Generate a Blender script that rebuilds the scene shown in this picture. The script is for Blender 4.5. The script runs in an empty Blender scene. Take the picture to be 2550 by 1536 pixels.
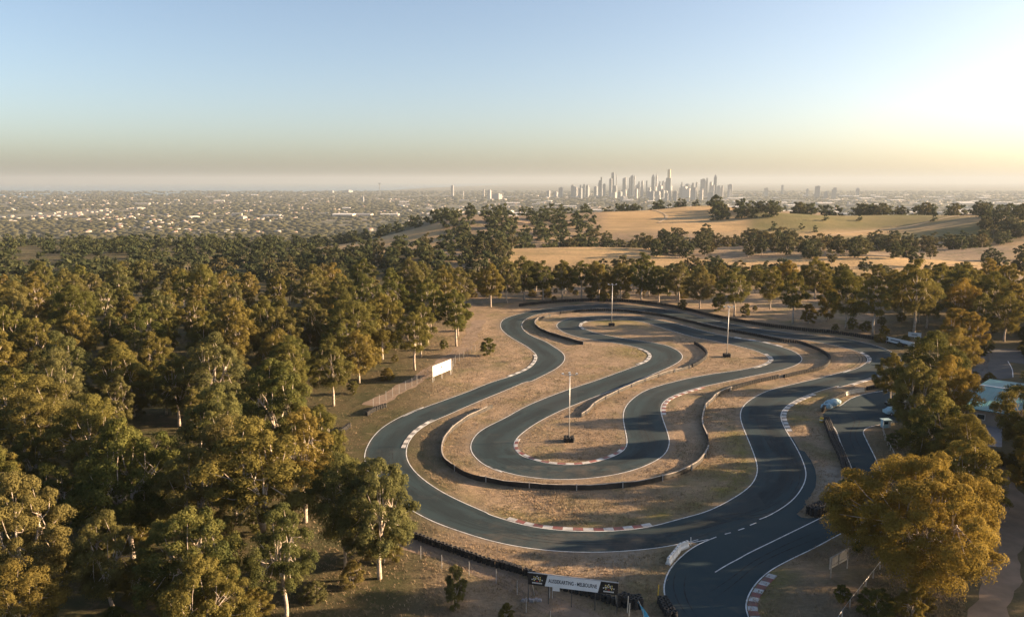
import bpy, bmesh, math, random
import numpy as np
from mathutils import Vector, Matrix, noise
from mathutils.geometry import tessellate_polygon

C = bpy.context.scene.collection
sc = bpy.context.scene
rnd = random.Random(7)
rng = np.random.default_rng(11)
PI = math.pi

# ------------------------------------------------------------------ camera, sky, sun, exposure
F, CX, CY, HOR, CAMH = 1963.0, 1275.0, 768.0, 449.0, 45.0
PITCH = math.atan((CY - HOR) / F)
cd = bpy.data.cameras.new('camera')
cam = bpy.data.objects.new('camera', cd)
C.objects.link(cam)
sc.camera = cam
cam.location = (0, 0, CAMH)
cam.rotation_euler = (math.radians(90) - PITCH, 0, 0)
cd.sensor_width = 36
cd.lens = 36 * F / 2550
cd.clip_start = 0.5
cd.clip_end = 200000

SUN_EL, SUN_AZ = math.radians(12.5), math.radians(84.0)
wd = bpy.data.worlds.new('World')
sc.world = wd
wd.use_nodes = True
sky = wd.node_tree.nodes.new('ShaderNodeTexSky')
sky.sky_type = 'NISHITA'
sky.sun_disc = False
sky.sun_elevation = SUN_EL
sky.sun_rotation = SUN_AZ
sky.air_density = 0.68
sky.dust_density = 1.9
sky.ozone_density = 0.5
bg = wd.node_tree.nodes['Background']
wd.node_tree.links.new(sky.outputs[0], bg.inputs[0])
bg.inputs[1].default_value = 0.055

sl = bpy.data.lights.new('sun', 'SUN')
sun = bpy.data.objects.new('sun', sl)
C.objects.link(sun)
sl.energy = 5.0
sl.angle = math.radians(0.5)
sl.color = (1.0, 0.68, 0.40)
sd = Vector((math.sin(SUN_AZ) * math.cos(SUN_EL), math.cos(SUN_AZ) * math.cos(SUN_EL), math.sin(SUN_EL)))
sun.rotation_euler = (-sd).to_track_quat('-Z', 'Y').to_euler()

sc.view_settings.view_transform = 'Standard'
sc.view_settings.look = 'None'
sc.view_settings.gamma = 1
sc.view_settings.use_curve_mapping = False
sc.view_settings.exposure = 2.2
sc.cycles.max_bounces = 6
sc.cycles.diffuse_bounces = 3
sc.cycles.transparent_max_bounces = 8
sc.cycles.volume_bounces = 1

# ------------------------------------------------------------------ helpers
def at(px, py, z=0.0):
    """point of the ground plane at height z that stands at this place of the photograph"""
    a = math.atan((py - CY) / F) + PITCH
    d = (CAMH - z) / math.tan(a)
    depth = d * math.cos(PITCH) + (CAMH - z) * math.sin(PITCH)
    return Vector(((px - CX) / F * depth, d, z))

ZM = {'3': (1850, 800, 700 / 2464), '4': (1850, 1116, 700 / 2464), '5': (1200, 720, 700 / 2464), '6': (1200, 1116, 700 / 2464),
      '7': (600, 1000, 700 / 1938), 'A': (820, 760, 500 / 2464), 'B': (1650, 780, 500 / 2464), 'C': (1750, 1000, 500 / 2464),
      'D': (1250, 1380, 400 / 2464), 'E': (2150, 900, 400 / 2464), 'S': (1480, 410, 380 / 2464), '1': (1300, 380, 700 / 2464),
      '2': (1850, 420, 700 / 2464), 'L': (800, 400, 600 / 2464), 'H': (2050, 1180, 500 / 2084)}

def zp(k, x, y):
    o = ZM[k]
    return (o[0] + x * o[2], o[1] + y * o[2])

def P(*segs):
    """('5', x,y, x,y ...) segments of measured places -> list of ground points"""
    out = []
    for s in segs:
        k, v = s[0], s[1:]
        for i in range(0, len(v), 2):
            q = zp(k, v[i], v[i + 1])
            out.append(at(*q))
    return out

def catmull(pts, step=1.0, closed=False):
    p = [Vector(q) for q in pts]
    n = len(p)
    res = []
    rngi = range(n if closed else n - 1)
    for i in rngi:
        if closed:
            a, b, c, d = p[i - 1], p[i], p[(i + 1) % n], p[(i + 2) % n]
        else:
            b, c = p[i], p[i + 1]
            a = p[i - 1] if i > 0 else b * 2 - c
            d = p[i + 2] if i + 2 < n else c * 2 - b
        # centripetal
        t0 = 0
        t1 = t0 + max((b - a).length, 1e-4) ** .5
        t2 = t1 + max((c - b).length, 1e-4) ** .5
        t3 = t2 + max((d - c).length, 1e-4) ** .5
        m = max(1, int((c - b).length / step))
        for j in range(m):
            t = t1 + (t2 - t1) * j / m
            A1 = a * ((t1 - t) / (t1 - t0)) + b * ((t - t0) / (t1 - t0))
            A2 = b * ((t2 - t) / (t2 - t1)) + c * ((t - t1) / (t2 - t1))
            A3 = c * ((t3 - t) / (t3 - t2)) + d * ((t - t2) / (t3 - t2))
            B1 = A1 * ((t2 - t) / (t2 - t0)) + A2 * ((t - t0) / (t2 - t0))
            B2 = A2 * ((t3 - t) / (t3 - t1)) + A3 * ((t - t1) / (t3 - t1))
            res.append(B1 * ((t2 - t) / (t2 - t1)) + B2 * ((t - t1) / (t2 - t1)))
    if not closed:
        res.append(p[-1])
    return res

def resample(pts, step, closed=False):
    """even spacing with light smoothing"""
    q = list(pts) + ([pts[0]] if closed else [])
    L = [0]
    for a, b in zip(q, q[1:]):
        L.append(L[-1] + (b - a).length)
    n = max(2, int(round(L[-1] / step)))
    out, j = [], 0
    for i in range(n if closed else n + 1):
        s = L[-1] * i / n
        while j < len(L) - 2 and L[j + 1] < s:
            j += 1
        t = (s - L[j]) / max(L[j + 1] - L[j], 1e-6)
        out.append(q[j].lerp(q[j + 1], min(1, t)))
    return out

def smooth(pts, it=6, closed=False):
    p = [v.copy() for v in pts]
    n = len(p)
    for _ in range(it):
        q = [v.copy() for v in p]
        for i in range(n):
            if not closed and i in (0, n - 1):
                continue
            q[i] = p[i] * .5 + (p[i - 1] + p[(i + 1) % n]) * .25
        p = q
    return p

def curve(segs, closed=False, step=1.0, it=8):
    return smooth(resample(catmull(P(*segs), .6, closed), step, closed), it, closed)

def normals2d(pts, closed=False):
    n = len(pts)
    out = []
    for i in range(n):
        a = pts[i - 1] if (i > 0 or closed) else pts[i]
        b = pts[(i + 1) % n] if (i < n - 1 or closed) else pts[i]
        d = b - a
        d.z = 0
        d.normalize()
        out.append(Vector((-d.y, d.x, 0)))
    return out

# ------------------------------------------------------------------ mesh building
class MB:
    def __init__(s):
        s.v, s.f, s.m = [], [], []
    def add(s, vs, fs, mi=0):
        o = len(s.v)
        s.v += [tuple(q) for q in vs]
        s.f += [tuple(i + o for i in f) for f in fs]
        s.m += [mi] * len(fs)
        return s
    def box(s, c, size, rz=0, mi=0, top=1.0):
        x, y, z = (k / 2 for k in size)
        vs = []
        for k, sz in enumerate((-z, z)):
            t = top if k else 1
            for a, b in ((-x, -y), (x, -y), (x, y), (-x, y)):
                a, b = a * t, b * t
                vs.append((c[0] + a * math.cos(rz) - b * math.sin(rz), c[1] + a * math.sin(rz) + b * math.cos(rz), c[2] + sz))
        return s.add(vs, [(3, 2, 1, 0), (4, 5, 6, 7), (0, 1, 5, 4), (1, 2, 6, 5), (2, 3, 7, 6), (3, 0, 4, 7)], mi)
    def tube(s, pts, rad, n=6, cap=True, mi=0):
        pts = [Vector(p) for p in pts]
        if not hasattr(rad, '__len__'):
            rad = [rad] * len(pts)
        vs, fs = [], []
        ref = Vector((0.31, 0.94, 0.13))
        for i, p in enumerate(pts):
            d = (pts[min(i + 1, len(pts) - 1)] - pts[max(i - 1, 0)]).normalized()
            u = d.cross(ref)
            if u.length < .2:
                u = d.cross(Vector((1, 0, 0)))
            u.normalize()
            w = d.cross(u)
            for k in range(n):
                a = 2 * PI * k / n
                vs.append(p + (u * math.cos(a) + w * math.sin(a)) * rad[i])
        for i in range(len(pts) - 1):
            for k in range(n):
                a, b = i * n + k, i * n + (k + 1) % n
                fs.append((a, b, b + n, a + n))
        if cap:
            fs.append(tuple(range(n))[::-1])
            o = (len(pts) - 1) * n
            fs.append(tuple(range(o, o + n)))
        return s.add(vs, fs, mi)
    def ribbon(s, left, right, closed=False, mi=0):
        n = len(left)
        vs = list(left) + list(right)
        fs = []
        for i in range(n if closed else n - 1):
            j = (i + 1) % n
            fs.append((i, j, n + j, n + i))
        return s.add(vs, fs, mi)
    def mesh(s, name, mats, smooth_=False):
        me = bpy.data.meshes.new(name)
        me.from_pydata(s.v, [], s.f)
        for m in (mats if isinstance(mats, (list, tuple)) else [mats]):
            me.materials.append(m)
        if any(s.m):
            me.polygons.foreach_set('material_index', s.m)
        if smooth_:
            me.polygons.foreach_set('use_smooth', [True] * len(s.f))
        me.update()
        return me
    def build(s, name, mats, parent=None, smooth_=False):
        return link(name, s.mesh(name, mats, smooth_), parent)

def link(name, me, parent=None):
    o = bpy.data.objects.new(name, me)
    C.objects.link(o)
    if parent:
        o.parent = parent
    return o

def empty(name, loc, rz=0, sc_=1.0):
    o = bpy.data.objects.new(name, None)
    C.objects.link(o)
    o.location = loc
    o.rotation_euler = (0, 0, rz)
    o.scale = (sc_,) * 3
    o.empty_display_size = .3
    return o

def tag(o, label=None, cat=None, group=None, kind=None):
    if label: o['label'] = label
    if cat: o['category'] = cat
    if group: o['group'] = group
    if kind: o['kind'] = kind
    return o

def np_mesh(name, V, Fq, mats, attr=None, mi=None, smooth_=False):
    """V (n,3), Fq (m,3|4) arrays"""
    me = bpy.data.meshes.new(name)
    k = Fq.shape[1]
    me.vertices.add(len(V))
    me.vertices.foreach_set('co', np.ascontiguousarray(V, dtype=np.float32).ravel())
    me.loops.add(Fq.size)
    me.loops.foreach_set('vertex_index', np.ascontiguousarray(Fq, dtype=np.int32).ravel())
    me.polygons.add(len(Fq))
    me.polygons.foreach_set('loop_start', np.arange(0, Fq.size, k, dtype=np.int32))
    for m in (mats if isinstance(mats, (list, tuple)) else [mats]):
        me.materials.append(m)
    if mi is not None:
        me.polygons.foreach_set('material_index', np.asarray(mi, dtype=np.int32))
    if smooth_:
        me.polygons.foreach_set('use_smooth', np.ones(len(Fq), dtype=bool))
    if attr:
        for an, av in attr.items():
            if av.ndim == 1:
                a = me.attributes.new(an, 'FLOAT', 'POINT')
                a.data.foreach_set('value', av.astype(np.float32))
            else:
                a = me.attributes.new(an, 'FLOAT_COLOR', 'POINT')
                a.data.foreach_set('color', np.c_[av, np.ones(len(av))].astype(np.float32).ravel())
    me.update(calc_edges=True)
    return me

# ------------------------------------------------------------------ materials
def mat(name, col=(.5, .5, .5), rough=.8, metal=0, spec=.3):
    m = bpy.data.materials.new(name)
    m.use_nodes = True
    b = m.node_tree.nodes['Principled BSDF']
    b.inputs['Base Color'].default_value = (*col, 1)
    b.inputs['Roughness'].default_value = rough
    b.inputs['Metallic'].default_value = metal
    b.inputs['Specular IOR Level'].default_value = spec
    return m

def nd(m, t, **kw):
    n = m.node_tree.nodes.new(t)
    for k, v in kw.items():
        if k.startswith('i_'):
            n.inputs[k[2:].replace('_', ' ')].default_value = v
        else:
            setattr(n, k, v)
    return n

def ln(m, a, b):
    m.node_tree.links.new(a, b)

def mix(m, fac, a, b, mode='MIX'):
    n = nd(m, 'ShaderNodeMix', data_type='RGBA', blend_type=mode)
    for i, x in ((0, fac), (6, a), (7, b)):
        if hasattr(x, 'is_linked') or hasattr(x, 'links'):
            ln(m, x, n.inputs[i])
        else:
            n.inputs[i].default_value = x if i == 0 else (*x, 1)
    return n.outputs[2]

def noise_f(m, scale, detail=4, rough=.6, lo=.35, hi=.65, coord=None, vec=None, to=(0, 1)):
    n = nd(m, 'ShaderNodeTexNoise', i_Scale=scale, i_Detail=detail, i_Roughness=rough)
    if vec is None:
        vec = nd(m, 'ShaderNodeTexCoord').outputs[coord or 'Object']
    ln(m, vec, n.inputs['Vector'])
    r = nd(m, 'ShaderNodeMapRange')
    r.inputs[1].default_value, r.inputs[2].default_value = lo, hi
    r.inputs[3].default_value, r.inputs[4].default_value = to
    ln(m, n.outputs[0], r.inputs[0])
    return r.outputs[0]

def bsdf(m):
    return m.node_tree.nodes['Principled BSDF']

def bump(m, h, strength=.3, dist=.1):
    b = nd(m, 'ShaderNodeBump', i_Strength=strength, i_Distance=dist)
    ln(m, h, b.inputs['Height'])
    ln(m, b.outputs[0], bsdf(m).inputs['Normal'])

def varied(name, c1, c2, scale=3, rough=.8, bstr=0, spec=.3, metal=0, lo=.35, hi=.65, bscale=None):
    m = mat(name, c1, rough, metal, spec)
    f = noise_f(m, scale, lo=lo, hi=hi)
    ln(m, mix(m, f, c1, c2), bsdf(m).inputs['Base Color'])
    if bstr:
        bump(m, noise_f(m, bscale or scale * 4, lo=0, hi=1), bstr, .05)
    return m

# asphalt
def asphalt_mat(name='asphalt', lane=True):
    m = mat(name, (.03, .045, .052), .92, 0, .12)
    big = noise_f(m, .07, 3, .6, .35, .65)
    c = mix(m, big, (.020, .043, .053), (.034, .056, .064))
    mid = noise_f(m, .8, 5, .7, .3, .7)
    c = mix(m, mid, c, (.030, .052, .061))
    if lane:
        tc = nd(m, 'ShaderNodeTexCoord')
        mp = nd(m, 'ShaderNodeMapping')
        mp.inputs['Scale'].default_value = (.07, 3.2, 1)
        ln(m, tc.outputs['UV'], mp.inputs[0])
        st = noise_f(m, 1.0, 4, .65, .46, .66, vec=mp.outputs[0], to=(0, .62))
        c = mix(m, st, c, (.010, .014, .017))
        # rubbered line that wanders between the edges
        sp = nd(m, 'ShaderNodeSeparateXYZ')
        ln(m, tc.outputs['UV'], sp.inputs[0])
        mp2 = nd(m, 'ShaderNodeMapping')
        mp2.inputs['Scale'].default_value = (.022, 0, 0)
        ln(m, tc.outputs['UV'], mp2.inputs[0])
        wob = noise_f(m, 1.0, 2, .5, .3, .7, vec=mp2.outputs[0], to=(.22, .78))
        df = nd(m, 'ShaderNodeMath', operation='SUBTRACT')
        ln(m, sp.outputs[1], df.inputs[0])
        ln(m, wob, df.inputs[1])
        ab = nd(m, 'ShaderNodeMath', operation='ABSOLUTE')
        ln(m, df.outputs[0], ab.inputs[0])
        r = nd(m, 'ShaderNodeMapRange', interpolation_type='SMOOTHSTEP')
        r.inputs[1].default_value, r.inputs[2].default_value, r.inputs[3].default_value, r.inputs[4].default_value = .05, .34, .55, 0
        ln(m, ab.outputs[0], r.inputs[0])
        c = mix(m, r.outputs[0], c, (.012, .018, .022))
        # dust blown on to the rims
        ed = nd(m, 'ShaderNodeMath', operation='SUBTRACT')
        ln(m, sp.outputs[1], ed.inputs[0])
        ed.inputs[1].default_value = .5
        ea = nd(m, 'ShaderNodeMath', operation='ABSOLUTE')
        ln(m, ed.outputs[0], ea.inputs[0])
        r2 = nd(m, 'ShaderNodeMapRange', interpolation_type='SMOOTHSTEP')
        r2.inputs[1].default_value, r2.inputs[2].default_value, r2.inputs[3].default_value, r2.inputs[4].default_value = .36, .5, 0, 1
        ln(m, ea.outputs[0], r2.inputs[0])
        mu = nd(m, 'ShaderNodeMath', operation='MULTIPLY')
        ln(m, r2.outputs[0], mu.inputs[0])
        ln(m, noise_f(m, .3, 5, .7, .42, .7, to=(0, .6)), mu.inputs[1])
        c = mix(m, mu.outputs[0], c, (.13, .105, .082))
    pat = nd(m, 'ShaderNodeTexVoronoi', i_Scale=.07)
    ln(m, nd(m, 'ShaderNodeTexCoord').outputs['Object'], pat.inputs['Vector'])
    sv = nd(m, 'ShaderNodeSeparateColor')
    ln(m, pat.outputs['Color'], sv.inputs[0])
    r3 = nd(m, 'ShaderNodeMapRange')
    r3.inputs[1].default_value, r3.inputs[2].default_value, r3.inputs[3].default_value, r3.inputs[4].default_value = .6, 1, 0, .35
    ln(m, sv.outputs[0], r3.inputs[0])
    c = mix(m, r3.outputs[0], c, (.045, .055, .060))
    dust = noise_f(m, .16, 6, .75, .56, .74, to=(0, .5))
    c = mix(m, dust, c, (.085, .080, .072))
    fine = noise_f(m, 14, 3, .7, .3, .7, to=(0, .3))
    c = mix(m, fine, c, (.052, .068, .074))
    ln(m, c, bsdf(m).inputs['Base Color'])
    bump(m, noise_f(m, 25, 2, .7, 0, 1), .25, .02)
    return m

M = {}
M['asphalt'] = asphalt_mat()
M['asphalt_pit'] = asphalt_mat('asphalt_pit', False)
M['asphalt_old'] = varied('asphalt_old', (.06, .065, .068), (.09, .09, .09), .3, .85, .3, bscale=20)
M['line'] = varied('line_paint', (.66, .68, .68), (.30, .32, .33), .9, .6, lo=.42, hi=.75)
M['kerb_white'] = varied('kerb_white', (.52, .53, .52), (.28, .27, .26), 1.1, .65, lo=.38, hi=.72)
M['kerb_red'] = varied('kerb_red', (.27, .085, .075), (.16, .105, .095), 1.1, .7)
M['rubber'] = varied('tyre_rubber', (.012, .013, .014), (.03, .03, .03), 2, .7, .2)
M['belt'] = varied('conveyor_belt', (.018, .019, .02), (.05, .045, .04), .8, .7, .2)
M['rail'] = varied('rail_timber', (.46, .42, .36), (.28, .24, .20), 1.4, .75)
M['steel'] = varied('galvanised_steel', (.55, .56, .56), (.40, .41, .42), 3, .45, metal=.5)
M['dark_steel'] = varied('dark_steel', (.05, .055, .06), (.09, .09, .09), 3, .55, metal=.3)
M['white_plastic'] = varied('white_plastic', (.80, .80, .78), (.60, .58, .54), 1.3, .45)
M['tan_plastic'] = varied('weathered_plastic', (.60, .55, .45), (.45, .40, .32), 1.3, .6)
M['pale_blue'] = varied('pale_blue_tarp', (.34, .50, .56), (.24, .38, .44), 1.5, .5)
M['sign_white'] = varied('sign_white', (.72, .76, .78), (.62, .66, .68), .6, .4)
M['sign_faded'] = varied('sign_faded', (.54, .57, .57), (.46, .48, .48), .6, .5)
M['sign_black'] = varied('sign_black', (.015, .015, .017), (.03, .03, .03), 2, .4)
M['sign_back'] = varied('sign_back', (.60, .55, .48), (.45, .40, .34), 1.5, .7)
M['ink'] = mat('ink', (.02, .03, .045), .5)
M['logo_yellow'] = mat('logo_yellow', (.75, .62, .22), .5)
M['logo_white'] = mat('logo_white', (.72, .72, .70), .5)
M['logo_red'] = mat('logo_red', (.45, .05, .04), .5)
M['yellow'] = varied('yellow_paint', (.65, .42, .06), (.5, .32, .05), 3, .6)
M['blue_flag'] = varied('blue_cloth', (.05, .30, .50), (.04, .22, .40), 2, .6)
M['teal_roof'] = varied('teal_roof', (.060, .215, .24), (.045, .165, .19), .25, .45)
M['teal_dark'] = varied('teal_shade', (.05, .17, .18), (.035, .12, .13), .4, .6)
M['ridge_white'] = mat('ridge_white', (.8, .8, .78), .5)
M['brick_wall'] = varied('rendered_wall', (.35, .30, .26), (.28, .25, .22), .8, .8)
M['glass'] = mat('window_glass', (.03, .045, .05), .12, 0, .6)
M['concrete'] = varied('concrete', (.30, .29, .30), (.24, .23, .24), .5, .85, .2, bscale=8)

def bark_mat():
    m = mat('gum_bark', (.5, .45, .4), .8)
    f = noise_f(m, 1.6, 5, .7, .42, .62)
    c = mix(m, f, (.46, .41, .35), (.24, .19, .15))
    ln(m, c, bsdf(m).inputs['Base Color'])
    bump(m, noise_f(m, 6, 4, .7, 0, 1), .4, .06)
    return m
M['bark'] = bark_mat()
M['dark_bark'] = varied('dark_bark', (.16, .12, .09), (.26, .21, .17), 1.8, .9, .4)

def leaf_mat(name, dark, light, warm, grey):
    m = mat(name, dark, .85, 0, .08)
    a = nd(m, 'ShaderNodeAttribute', attribute_name='tone')
    oi = nd(m, 'ShaderNodeObjectInfo')
    c = mix(m, a.outputs['Fac'], dark, light)
    def rnd_of(k, lo, hi, top):
        q = nd(m, 'ShaderNodeMath', operation='MULTIPLY')
        ln(m, oi.outputs['Random'], q.inputs[0])
        q.inputs[1].default_value = k
        f = nd(m, 'ShaderNodeMath', operation='FRACT')
        ln(m, q.outputs[0], f.inputs[0])
        r = nd(m, 'ShaderNodeMapRange')
        r.inputs[1].default_value, r.inputs[2].default_value, r.inputs[3].default_value, r.inputs[4].default_value = lo, hi, 0, top
        ln(m, f.outputs[0], r.inputs[0])
        return r.outputs[0]
    c = mix(m, rnd_of(1, .2, 1, .85), c, warm)
    c = mix(m, rnd_of(7.31, .55, 1, .5), c, grey)
    c = mix(m, rnd_of(17.7, .5, 1, .45), c, dark)
    ln(m, c, bsdf(m).inputs['Base Color'])
    tr = nd(m, 'ShaderNodeBsdfTranslucent')
    ln(m, c, tr.inputs[0])
    ms = nd(m, 'ShaderNodeMixShader')
    ms.inputs[0].default_value = .42
    out = m.node_tree.nodes['Material Output']
    ln(m, bsdf(m).outputs[0], ms.inputs[1])
    ln(m, tr.outputs[0], ms.inputs[2])
    ln(m, ms.outputs[0], out.inputs[0])
    return m
M['gum_leaf'] = leaf_mat('gum_leaves', (.060, .074, .022), (.175, .165, .046), (.205, .155, .044), (.120, .128, .070))
M['sun_tinted_leaf'] = leaf_mat('sun_tinted_gum_leaves', (.042, .054, .016), (.225, .192, .044), (.285, .195, .040), (.150, .150, .050))  # gum leaves with the low sun's gold put into their colour
M['dark_leaf'] = leaf_mat('dark_leaves', (.038, .052, .026), (.090, .096, .042), (.130, .105, .045), (.070, .080, .050))

# ------------------------------------------------------------------ terrain
def sstep(a, b, x):
    t = np.clip((x - a) / (b - a), 0, 1)
    return t * t * (3 - 2 * t)

RY = [0, 310, 350, 430, 480, 560, 620, 720, 800, 870, 1000, 1400, 2200, 3000, 9e9]
RZ = [0, 0, -4, -5, -3, -1, -12, -4, 5, 7, -2, -60, -122, -131, -131]
LY = [0, 250, 450, 750, 1400, 2500, 9e9]
LZ = [0, 0, -12, -18, -80, -131, -131]

def hgt(x, y):
    x = np.asarray(x, float)
    y = np.asarray(y, float)
    yy = np.maximum(y, 1)
    u = x / np.maximum(yy, 60)
    t = sstep(-.26, -.06, u)
    zr = np.zeros_like(yy)
    for k in (-18, -9, 0, 9, 18):
        s = np.where(yy > 330, k, 0)
        zr = zr + np.interp(yy + s * yy / 500, RY, RZ) / 5
    zl = (np.interp(yy, LY, LZ) + np.interp(yy * 1.08, LY, LZ) + np.interp(yy * .93, LY, LZ)) / 3
    z = zr * t + zl * (1 - t)
    z = z + 12 * np.exp(-((x - 205) / 95) ** 2 - ((y - 955) / 85) ** 2)
    z = z + 6 * np.exp(-((x - 330) / 120) ** 2 - ((y - 1010) / 70) ** 2)
    z = z + 9 * np.exp(-((x - 470) / 110) ** 2 - ((y - 700) / 120) ** 2)
    far = sstep(360, 480, yy) * (1 - sstep(1500, 2600, yy))
    z = z + far * 2.0 * np.sin(x / 33 - y / 71 + 1.3) * np.sin(y / 39 + x / 95) + far * 2.6 * np.sin(x / 61 + y / 87) * np.sin(y / 53 - x / 140)
    return z

def hz(x, y):
    return float(hgt(x, y))

def fieldmask(x, y):
    """r straw, g green pasture, b forest floor; per point"""
    u = x / np.maximum(y, 60)
    n1 = np.sin(x / 23 + y / 31) * .5 + np.sin(x / 11 - y / 17) * .3
    straw = np.zeros_like(x)
    green = np.zeros_like(x)
    # field behind the tree belt
    fa = sstep(405, 425, y + n1 * 6) * (1 - sstep(595, 610, y + n1 * 5)) * sstep(-.02, .0, u) * (1 - sstep(.19, .2, u) * sstep(478, 482, y))
    fd = sstep(660, 690, y + n1 * 8) * (1 - sstep(1010, 1050, y)) * sstep(.10, .13, u) * (1 - sstep(.29, .31, u)) * sstep(700, 760, y)
    fl = sstep(560, 580, y + n1 * 6) * (1 - sstep(760, 800, y)) * sstep(-.26, -.24, u) * (1 - sstep(-.10, -.07, u))
    straw = np.maximum(np.maximum(fa, fd), fl)
    fc = sstep(655, 690, y + n1 * 8) * (1 - sstep(880, 900, y)) * sstep(.29, .31, u)
    streak = np.exp(-((y - 735 - (u - .45) * 160 - n1 * 10) / 22) ** 2)
    streak = np.maximum(streak, .8 * sstep(.50, .6, u) * np.exp(-((y - 800 - n1 * 6) / 30) ** 2))
    green = fc * (1 - np.clip(streak, 0, 1))
    straw = np.maximum(straw, fc * np.clip(streak, 0, 1))
    straw = np.maximum(straw, sstep(.62, .66, u) * sstep(430, 470, y) * (1 - sstep(640, 660, y)))
    return straw, green

xs1 = np.arange(-150, 150.1, 1.25)
g = [150.0]
stp = 2.0
while g[-1] < 42000:
    stp *= 1.075
    g.append(g[-1] + stp)
xs = np.r_[-np.array(g[1:])[::-1], xs1, np.array(g[1:])]
ys1 = np.arange(40, 340, 1.25)
g = [340.0]
stp = 2.0
while g[-1] < 61000:
    stp = min(stp * 1.02, 9) if g[-1] < 1100 else stp * 1.07
    g.append(g[-1] + stp)
ys = np.r_[[-1500, -700, -300, -150, -80, -40, 0, 20], ys1, np.array(g)]
GX, GY = np.meshgrid(xs, ys)
GZ = hgt(GX, GY)
nx, ny = len(xs), len(ys)
idx = np.arange(nx * ny).reshape(ny, nx)
Fq = np.stack([idx[:-1, :-1], idx[:-1, 1:], idx[1:, 1:], idx[1:, :-1]], -1).reshape(-1, 4)
fx, fy = GX.ravel(), GY.ravel()
straw, green = fieldmask(fx, fy)
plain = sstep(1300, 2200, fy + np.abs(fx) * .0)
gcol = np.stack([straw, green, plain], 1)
# greener strips of watered grass beside the track, dirt, forest floor
def blob(pts, r):
    m = np.zeros_like(fx)
    near = (fy < 340) & (np.abs(fx) < 160)
    xx, yy_ = fx[near], fy[near]
    acc = np.zeros_like(xx)
    for p in pts:
        acc = np.maximum(acc, np.exp(-((xx - p.x) ** 2 + (yy_ - p.y) ** 2) / (r * r)))
    m[near] = acc
    return m
lush = np.zeros_like(fx)
lush = np.maximum(lush, 1.0 * blob(P(('C', 480, 420, 520, 500, 540, 620, 550, 760, 520, 850, 400, 900, 520, 980, 330, 1100)), 3.6))
lush = np.maximum(lush, .8 * blob(P(('6', 2150, 420, 1900, 520, 1600, 600, 1300, 660, 900, 690, 500, 640, 250, 580)), 3.0))
lush = np.maximum(lush, .75 * blob(P(('5', 1330, 540, 1400, 570, 1100, 290, 1300, 280)), 6))
lush = np.maximum(lush, .75 * blob(P(('3', 450, 740, 560, 680, 430, 850, 700, 640)), 4))
lush = np.maximum(lush, .8 * blob(P(('4', 230, 1180, 180, 1300, 330, 1120, 150, 1420)), 2.2))
lush = np.maximum(lush, .5 * blob(P(('6', 1560, 900, 1500, 1050, 1480, 1250)), 3))
lush = np.maximum(lush, .6 * blob(P(('7', 1210, 480, 1300, 580, 1500, 690, 1700, 790)), 3))
lush = np.maximum(lush, .6 * blob(P(('5', 400, 290, 420, 330)), 6))
bare = blob(P(('C', 1560, 860, 1580, 950, 1590, 1050, 1560, 1130)), 2.2)
bare = np.maximum(bare, .6 * blob(P(('6', 1250, 960, 1100, 1020)), 3.5))
woods = sstep(-.05, -.16, fx / np.maximum(fy, 60)) * (1 - straw)
woods = np.maximum(woods, .8 * sstep(.455, .50, fx / np.maximum(fy, 60)) * (fy < 330) * (fy > 40))
woods = np.maximum(woods, .8 * (fy > 20) * (fy < 330) * sstep(.36, .40, fx / np.maximum(fy, 60)) * sstep(88, 80, fy + .25 * fx))
# woodland floor left of the fence line and along the bottom left
gcol2 = np.stack([lush, bare, woods], 1)
near_forest = np.zeros_like(fx)

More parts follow.
